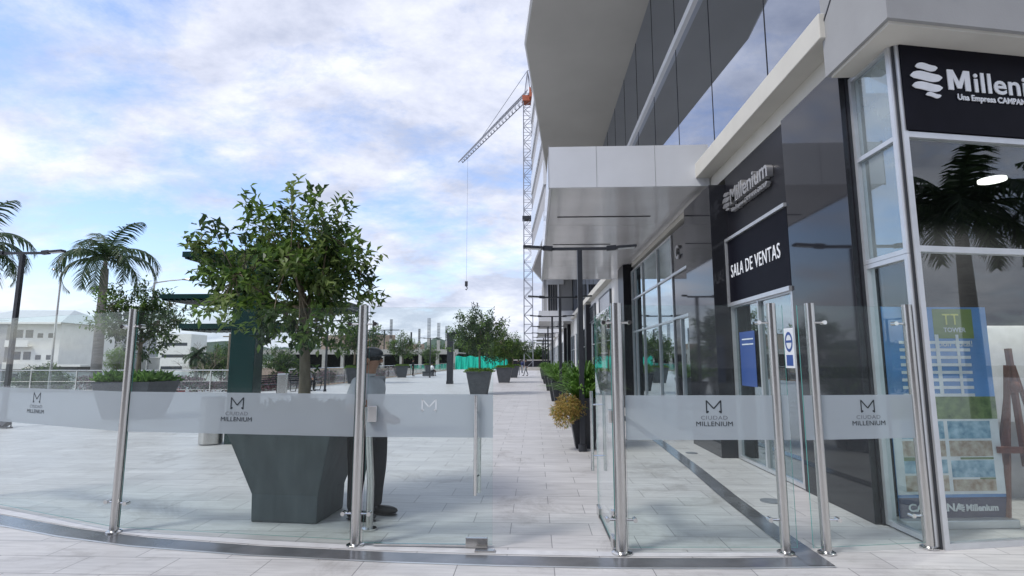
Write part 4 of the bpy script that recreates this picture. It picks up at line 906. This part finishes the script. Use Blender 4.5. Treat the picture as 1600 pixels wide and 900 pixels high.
# construction site
t = thing('unfinished_building', 'long unfinished concrete building with open bays and bare column bars across the back', 'building', (0, 100, -3))
b = MB(); b.box(-52, -14, 0, .6, 5.7, 6.6); b.box(-52, -14, .6, 12, 5.9, 6.1); b.build('floor_beam', M['concrete'], t)
b = MB(); b.box(-40, -26, 1, 1.3, 6.6, 9.3); b.box(-24, -20.5, 1, 1.3, 6.6, 7.6); b.build('block_wall', M['block'], t)
b = MB(); b.box(-52, -14, 8, 8.3, 0, 5.8); b.build('rear_wall', M['void'], t)
b = MB(); b.box(-52, -14, -.2, -.05, 0, 3.2); b.build('hoarding', M['block'], t)
for i, x in enumerate([-51.5, -48, -45, -42.5, -39, -35.5, -32, -28, -24.5, -21, -17.8, -14.6]):
    b = MB(); b.box(x-.28, x+.28, -.02, .62, 0, 5.7) ; b.build('column', M['concrete'], t)
for x, z, w_ in [(-26.6, 12.2, .5), (-33, 11.5, .35), (-19.5, 12.4, .6), (-17.7, 11.5, .55), (-16.2, 10.9, .5), (-21.3, 10.4, .4), (-22.8, 9.8, .3), (-15, 10.2, .35), (-30, 12, .3), (-36, 10.4, .5)]:
    p = MB(); p.box(x-w_/2, x+w_/2, .2, .6, 6.6, 6.6+(z-6.6)*.35)
    o = p.build('column', M['concrete'], t); p = MB()
    for s in (-1, -.3, .3, 1): p.box(x+s*w_*.42-.03, x+s*w_*.42+.03, .3, .42, 6.6+(z-6.6)*.35, z)
    for q in range(5): zz = 6.6+(z-6.6)*(.42+.11*q); p.box(x-w_*.45, x+w_*.45, .26, .298, zz, zz+.04)
    p.build('rebar', M['dark'], o)
b = MB(); b.box(-31, -25, .2, .3, 10.1, 10.25); b.box(-27.9, -27.7, .2, .3, 6.6, 10.1); b.box(-30, -29.8, .2, .3, 6.6, 10.1); b.build('scaffold', M['dark'], t)
t = thing('construction_netting', 'bright green construction netting fence at the end of the terrace', 'netting', (0, 0, 0))
b = MB(); n = 30; vs = []
for i in range(n+1):
    x = -14.2+9.4*i/n; vs += [(x, 98+.25*math.sin(i*1.7), 0), (x, 98+.2*math.sin(i*1.7+1), 2.3+.12*math.sin(i*.9))]
b.add(vs, [(2*i, 2*i+2, 2*i+3, 2*i+1) for i in range(n)]); b.build('net', M['netgreen'], t)
for i in range(6):
    b = MB(); x = -14.2+9.4*i/5; b.tube([(x, 98.4, 0), (x, 98.4, 3.0)], .05, 6); b.build('post', M['dark'], t)
t = thing('end_wall', 'low dark wall closing the far end of the walkway', 'wall', (0, 112, 0)); b = MB(); b.box(-4.5, 3.3, 0, .4, 0, 1.55); b.build('wall', M['granite2'], t); b = MB(); b.box(-4.5, 3.3, -.05, .45, 1.55, 1.75); b.build('coping', M['concrete'], t)
# cars
def car(label, loc, rz, m, g='cars beyond the railing'):
    t = thing('parked_car', label, 'car', loc, rz, g)
    prof_ = [(-2.2, .35), (-2.15, .85), (-1.9, .98), (-1.55, 1.0), (1.0, .98), (2.0, .80), (2.18, .6), (2.15, .35)]
    b = MB(); mt = Matrix(((1, 0, 0, 0), (0, 0, -1, .85), (0, 1, 0, 0), (0, 0, 0, 1))); b.prism(prof_[::-1][::-1], 0, 1.7, mtx=mt); b.build('body', M[m], t, .05)
    b = MB(); pr_ = [(-1.75, .985), (-1.35, 1.42), (.15, 1.45), (.95, .985)]; b.prism(pr_[::-1], .10, 1.6, mtx=mt); b.build('window', M['win'], t, .03)
    b = MB(); b.box(-1.3, .12, -.66, .66, 1.44, 1.475); b.build('roof', M[m], t, .02)
    for x in (-1.35, 1.4):
        for s in (-1, 1):
            b = MB(); b.tube([(x, s*.86, .33), (x, s*.66, .33)], .33, 18); o = b.build('wheel', M['tyre'], t); c = MB(); c.tube([(x, s*.875, .33), (x, s*.86, .33)], .19, 12); c.build('rim', M['alu'], o)
    for s in (-.6, .6): b = MB(); b.box(2.12, 2.19, s-.18, s+.18, .62, .75); b.build('headlight', M['poster_w'], t)
car('white car parked beyond the railing, left of the wide planter', (-61, 68, -2.99), 0, 'carw'); car('white car behind the pink hedge left of the green column', (-33.5, 56, -2.0), R(20), 'carw'); car('red car beyond the pink hedge near the left end', (-41, 60, -2.3), R(5), 'carr')
sheet('embankment', [(-60, 50), (-24, 50), (-24, 61), (-60, 61)], -2.6, 'low', .4)
# ================================================================== CRANE
t = thing('tower_crane', 'tall grey lattice tower crane with long horizontal jib pointing away left', 'crane', (-.95, 90, 0))
b = MB(); Wm = .72; Hm = 46.2
for sx in (-1, 1):
    for sy in (-1, 1): b.bar((sx*Wm, sy*Wm, 0), (sx*Wm, sy*Wm, Hm), .14)
z = 0; s = 1
while z < Hm-.1:
    z2 = min(z+1.5, Hm)
    for fx in (-1, 1):
        b.bar((fx*Wm, -Wm*s, z), (fx*Wm, Wm*s, z2), .075); b.bar((-Wm*s, fx*Wm, z), (Wm*s, fx*Wm, z2), .075); b.bar((-Wm, fx*Wm, z), (Wm, fx*Wm, z), .06)
    z = z2; s = -s
b.build('mast', M['crane'], t)
b = MB(); b.box(-.95, .95, -.95, .95, 25.2, 25.7); b.build('collar', M['dark'], t)
b = MB(); b.box(-.9, .9, -.9, .9, Hm, Hm+1.0); b.build('slewing_ring', M['cranered'], t)
b = MB(); b.box(.3, 1.6, -1.9, -.6, Hm+.2, Hm+1.9); b.build('cab', M['cranered'], t)
jt = Vector((-17.0+.95, 121.5-90, Hm+1.2)); j0 = Vector((0, 0, Hm+1.2)); jd = (jt-j0); jl = jd.length; jd.normalize(); js = jd.cross(Vector((0, 0, 1))).normalized()
b = MB(); nn_ = 24
for k in (-1, 1): b.bar(j0+js*k*.6, jt+js*k*.5, .13)
b.bar(j0+Vector((0, 0, 1.2)), jt+Vector((0, 0, .7)), .13)
for i in range(nn_):
    a = j0.lerp(jt, i/nn_); c = j0.lerp(jt, (i+1)/nn_); mdl = a.lerp(c, .5)+Vector((0, 0, 1.1-.4*i/nn_))
    for k in (-1, 1): b.bar(a+js*k*.58, mdl, .07); b.bar(mdl, c+js*k*.58, .07)
    b.bar(a-js*.58, c+js*.58, .06)
b.build('jib', M['crane'], t)
b = MB(); b.bar(j0-jd*.5, j0-jd*11, .5, .4); b.box(-.1, .1, -.1, .1, 0, .1); b.build('counter_jib', M['crane'], t)
b = MB(); c_ = j0-jd*9.5; b.box(c_.x-1, c_.x+1, c_.y-1.2, c_.y+1.2, c_.z-2.2, c_.z-.2); b.build('counterweight', M['concrete'], t)
b = MB(); apex = Vector((0, 0, Hm+6)); 
for k in (-1, 1): b.bar(j0+js*k*.6, apex, .14); b.bar(j0+js*k*.6-jd*.9, apex, .1)
b.build('apex', M['crane'], t)
b = MB(); b.bar(apex, j0.lerp(jt, .62)+Vector((0, 0, .9)), .06); b.bar(apex, j0-jd*10, .06); b.build('tie_line', M['dark'], t)
hp = j0.lerp(jt, .86); b = MB(); b.bar(hp, (hp.x, hp.y, 18.6), .035); b.build('hoist_rope', M['dark'], t)
b = MB(); b.box(hp.x-.3, hp.x+.3, hp.y-.2, hp.y+.2, 17.6, 18.7); b.tube([(hp.x, hp.y, 17.6), (hp.x+.25, hp.y, 17.2), (hp.x, hp.y, 16.8), (hp.x-.2, hp.y, 17.0)], .1, 6); b.build('hook_block', M['dark'], t)
b = MB(); b.box(-2.2, 2.2, -2.2, 2.2, -.2, .5); b.build('base', M['concrete'], t)

# ================================================================== PEOPLE
def skin_body(name, chains, parent, root, cmap, sub=2):
    """chains: list of [(pos, r, tag), ...]; shared joints by equal positions"""
    vs = []; es = []; rs = []; tg = []; idx = {}
    def vid(p, r, k):
        key = tuple(round(c, 4) for c in p)
        if key not in idx: idx[key] = len(vs); vs.append(p); rs.append(r); tg.append(k)
        return idx[key]
    for ch in chains:
        ids = [vid(*q) for q in ch]
        for a, c in zip(ids[:-1], ids[1:]): es.append((a, c))
    me = bpy.data.meshes.new(name); me.from_pydata(vs, es, []); o = bpy.data.objects.new(name, me); col.objects.link(o)
    md = o.modifiers.new('s', 'SKIN'); md.use_smooth_shade = True
    for i, sv in enumerate(me.skin_vertices[0].data):
        r = rs[i]; sv.radius = (r, r) if not isinstance(r, tuple) else r; sv.use_root = (i == idx[tuple(round(c, 4) for c in root)])
    if sub: u = o.modifiers.new('u', 'SUBSURF'); u.levels = sub; u.render_levels = sub
    bpy.context.view_layer.update(); m2 = bpy.data.meshes.new_from_object(o.evaluated_get(bpy.context.evaluated_depsgraph_get())); bpy.data.objects.remove(o)
    keys = []
    for k in tg:
        if k not in keys: keys.append(k)
    for k in keys: m2.materials.append(M[cmap[k]])
    V = [Vector(v) for v in vs]
    for f in m2.polygons:
        c = f.center; best = None
        for a, d in es:
            A_, B_ = V[a], V[d]; ab = B_-A_; t = max(0, min(1, (c-A_).dot(ab)/max(1e-9, ab.length_squared))); dd = (c-(A_+ab*t)).length
            if best is None or dd < best[0]: best = (dd, tg[a] if t < .5 else tg[d])
        f.material_index = keys.index(best[1]); f.use_smooth = True
    ob = bpy.data.objects.new(name, m2); col.objects.link(ob); ob.parent = parent; return ob
def person(label, loc, rz, pose='stand', shirt='shirt', trousers='trousers', scale=1, detail=False, cap=True):
    """faces local +X"""
    t = thing('person', label, 'person', loc, rz); t.scale = (1.12, 1.1, 1.0) if detail else (scale,)*3
    cm = {'s': shirt, 't': trousers, 'k': 'skin', 'h': 'hair', 'f': 'shoe'}
    if pose == 'sit':
        pel = (0, 0, .52); hipz = .52; ch = []
        for s in (-1, 1): ch.append([(pel, (.15, .16), 't'), ((.03, s*.09, .53), .095, 't'), ((.42, s*.10, .54), .07, 't'), ((.40, s*.11, .28), .055, 't'), ((.38, s*.11, .09), .045, 't'), ((.42, s*.11, .04), .045, 'f'), ((.56, s*.12, .035), .038, 'f')])
        up = [(pel, (.15, .16), 't'), ((-.03, 0, .70), (.13, .16), 's'), ((-.04, 0, .90), (.14, .19), 's'), ((-.02, 0, 1.02), (.09, .13), 's'), ((0, 0, 1.10), .055, 'k'), ((.03, 0, 1.20), (.085, .075), 'k'), ((.03, 0, 1.29), (.08, .07), 'k')]
        arms = [[((-.04, 0, .90), (.14, .19), 's'), ((-.03, s*.20, .95), .06, 's'), ((.02, s*.24, .72), .05, 's'), ((.26, s*.16, .62), .036, 'k'), ((.34, s*.12, .60), .03, 'k')] for s in (-1, 1)]
        head = Vector((.03, 0, 1.24))
    else:
        st = {'stand': 0, 'walk': .26}[pose]; pel = (0, 0, .93); ch = []
        for s in (-1, 1):
            dx = s*st; q = 1.0
            if detail: ch.append([(pel, (.15, .17), 't'), ((s*.04, s*.095, .86), .120, 't'), ((s*.05+.012, s*.10, .50), .088, 't'), ((s*.05, s*.105, .30), .074, 't'), ((s*.05-.005, s*.105, .15), .068, 't'), ((s*.05-.005, s*.105, .075), .066, 't')]); continue
            ch.append([(pel, (.13, .16), 't'), ((.0, s*.085, .88), .098, 't'), ((dx*.5+.02, s*.09, .50), .068, 't'), ((dx-.01, s*.10, .13), .052, 't'), ((dx, s*.10, .055), .045, 'f'), ((dx+.10, s*.11, .04), .042, 'f'), ((dx+.19, s*.12, .035), .032, 'f')])
        up = [(pel, (.13, .16), 't'), ((.0, 0, 1.02), (.115, .15), 's'), ((0.01, 0, 1.18), (.14 if detail else .12, .175), 's'), ((-.01, 0, 1.34), (.125, .19), 's'), ((-.01, 0, 1.43), (.08, .12), 's'), ((.0, 0, 1.50), .055, 'k'), ((.02, 0, 1.57), (.085, .070), 'k'), ((.02, 0, 1.66), (.090, .075), 'k')]
        if detail: arms = [[((-.01, 0, 1.34), (.125, .19), 's'), ((-.01, s*.20, 1.38), .062, 's'), ((-.05, s*.25, 1.20), .055, 's'), ((-.04, s*.26, 1.10), .047, 'k'), ((.10, s*.18, 1.01), .038, 'k'), ((.20, s*.09, .99), .028, 'k'), ((.235, s*.07, .985), .034, 'k'), ((.275, s*.055, .98), .028, 'k')] for s in (-1, 1)]
        else: arms = [[((-.01, 0, 1.34), (.125, .19), 's'), ((-.01, s*.20, 1.38), .06, 's'), ((-.03+s*st*.3, s*.25, 1.12), .046, 's'), ((.03-s*st*.4, s*.25, .88), .034, 'k'), ((.05-s*st*.4, s*.25, .80), .03, 'k')] for s in (-1, 1)]
        head = Vector((.02, 0, 1.615))
    bd = skin_body('body', ch+[up]+arms, t, pel, cm, 2 if detail else 1)
    h = MB(); h.ell(head+Vector((-.012, 0, .035)), (.108, .088, .088), 16, 10); h.ell(head+Vector((-.045, 0, -.02)), (.072, .083, .085), 14, 8); h.build('hair', M['hair'], t, smooth=True)
    if detail:
        f = MB(); f.ell(head+Vector((.098, 0, -.02)), (.020, .014, .022), 8, 6)
        for s in (-1, 1): f.ell(head+Vector((0, s*.078, -.02)), (.020, .012, .032), 8, 6)
        f.build('nose_and_ears', M['skin'], t, smooth=True)
        f = MB()
        for s in (-1, 1): f.ell(head+Vector((.088, s*.032, .005)), (.010, .015, .008), 8, 6)
        f.ell(head+Vector((.092, 0, -.062)), (.008, .026, .006), 8, 6); f.build('eyes_and_mouth', M['hair'], t, smooth=True)
        for s in (-1, 1):
            sh = MB(); x0 = s*.05; sh.ell((x0+.085, s*.115, .050), (.140, .050, .048), 16, 8); sh.ell((x0-.01, s*.108, .060), (.060, .047, .058), 12, 8); sh.ell((x0+.075, s*.113, .012), (.150, .053, .014), 16, 6); sh.build('shoe', M['shoe'], t, smooth=True)
        c = MB(); c.ell(head+Vector((-.005, 0, .055)), (.112, .095, .070), 18, 10); c.prism([(.06, -.07), (.20, -.045), (.215, 0), (.20, .045), (.06, .07)], head.z+.03, head.z+.042); c.build('cap', M['dark'], t, smooth=True)
        bl = MB(); bl.tube([(.13*math.cos(a*.5236)+0, .165*math.sin(a*.5236), .985) for a in range(13)], .022, 8); bl.build('belt', M['shoe'], t, smooth=True)
        pb = MB(); pb.box(-.24, -.02, -.235, -.15, .90, 1.04); pb.build('pouch', M['navy'], t, .02)
        for s in (-1, 1):                     # hands: five curled fingers each, meeting at the belt buckle
            for q in range(4):
                z0 = 1.002-q*.014; ln = (.9, 1, .95, .8)[q]; hb = MB(); p0_ = Vector((.265, s*.055, z0-.004)); hb.tube([p0_, p0_+Vector((.032*ln, -s*.008, -.004)), p0_+Vector((.050*ln, -s*.03*ln, -.006)), p0_+Vector((.040*ln, -s*.055*ln, -.008))], [.0095, .0088, .008, .006], 8); hb.build('finger', M['skin'], t, smooth=True)
            hb = MB(); hb.tube([(.225, s*.05, 1.0), (.245, s*.03, 1.025), (.262, s*.008, 1.028)], [.012, .0105, .008], 8); hb.build('thumb', M['skin'], t, smooth=True)
    return t
person('guard in grey shirt and black cap standing behind the glass, hands at belt', (-1.755, 5.80, 0), R(-12), 'stand', detail=True, shirt='shirt')
person('person in black trousers sitting on the bench beside the dark lamp post', (-12.05, 28.75, 0), R(-25), 'sit', 'shirt')
person('person in dark clothes walking at the far end, right of the far planters', (-.9, 57.6, 0), R(200), 'walk', 'trousers', 'greyfilm')
person('person in dark top walking away close beside the third planter', (-1.75, 60, 0), R(90), 'walk', 'trousers', 'greyfilm')
person('person with pale trousers walking farthest away at the walkway end', (-1.55, 69, 0), R(80), 'walk', 'navy', 'greyfilm')
person('person in black standing by the left railing near the round tree', (-12.35, 55.5, 0), R(0), 'stand', 'trousers', 'trousers')
person('person in pale shirt sitting by the far left planter', (-10.6, 56.5, 0), R(60), 'sit', 'poster_w')
t = thing('low_block', 'low dark block seat under the seated person by the far railing', 'seat', (-10.75, 56.5, 0)); b = MB(); b.box(-.7, .25, -.6, .6, 0, .42); b.build('block', M['potgrey'], t); b = MB(); b.box(-.74, .29, -.64, .64, .42, .47); b.build('seat', M['dark'], t)

# unseen building added behind the viewer to darken reflections in shop glass and granite
t = thing('added_rear_building', 'unseen dark building added behind the viewer to darken reflections in the polished shop front', 'building', (-8, -17, 0))
b = MB(); b.box(-24, 17, -6, 0, 0, 11.5); b.build('wall', M['rear'], t)
for z in (.6, 4.3, 8.0):
    for i in range(11):
        b = MB(); x = -23+i*3.6; b.box(x, x+2.4, .005, .04, z, z+2.4); b.build('window', M['win'], t)
b = MB(); b.box(-24.3, 17.3, -6.3, .3, 11.5, 11.9); b.build('roof', M['dark'], t)
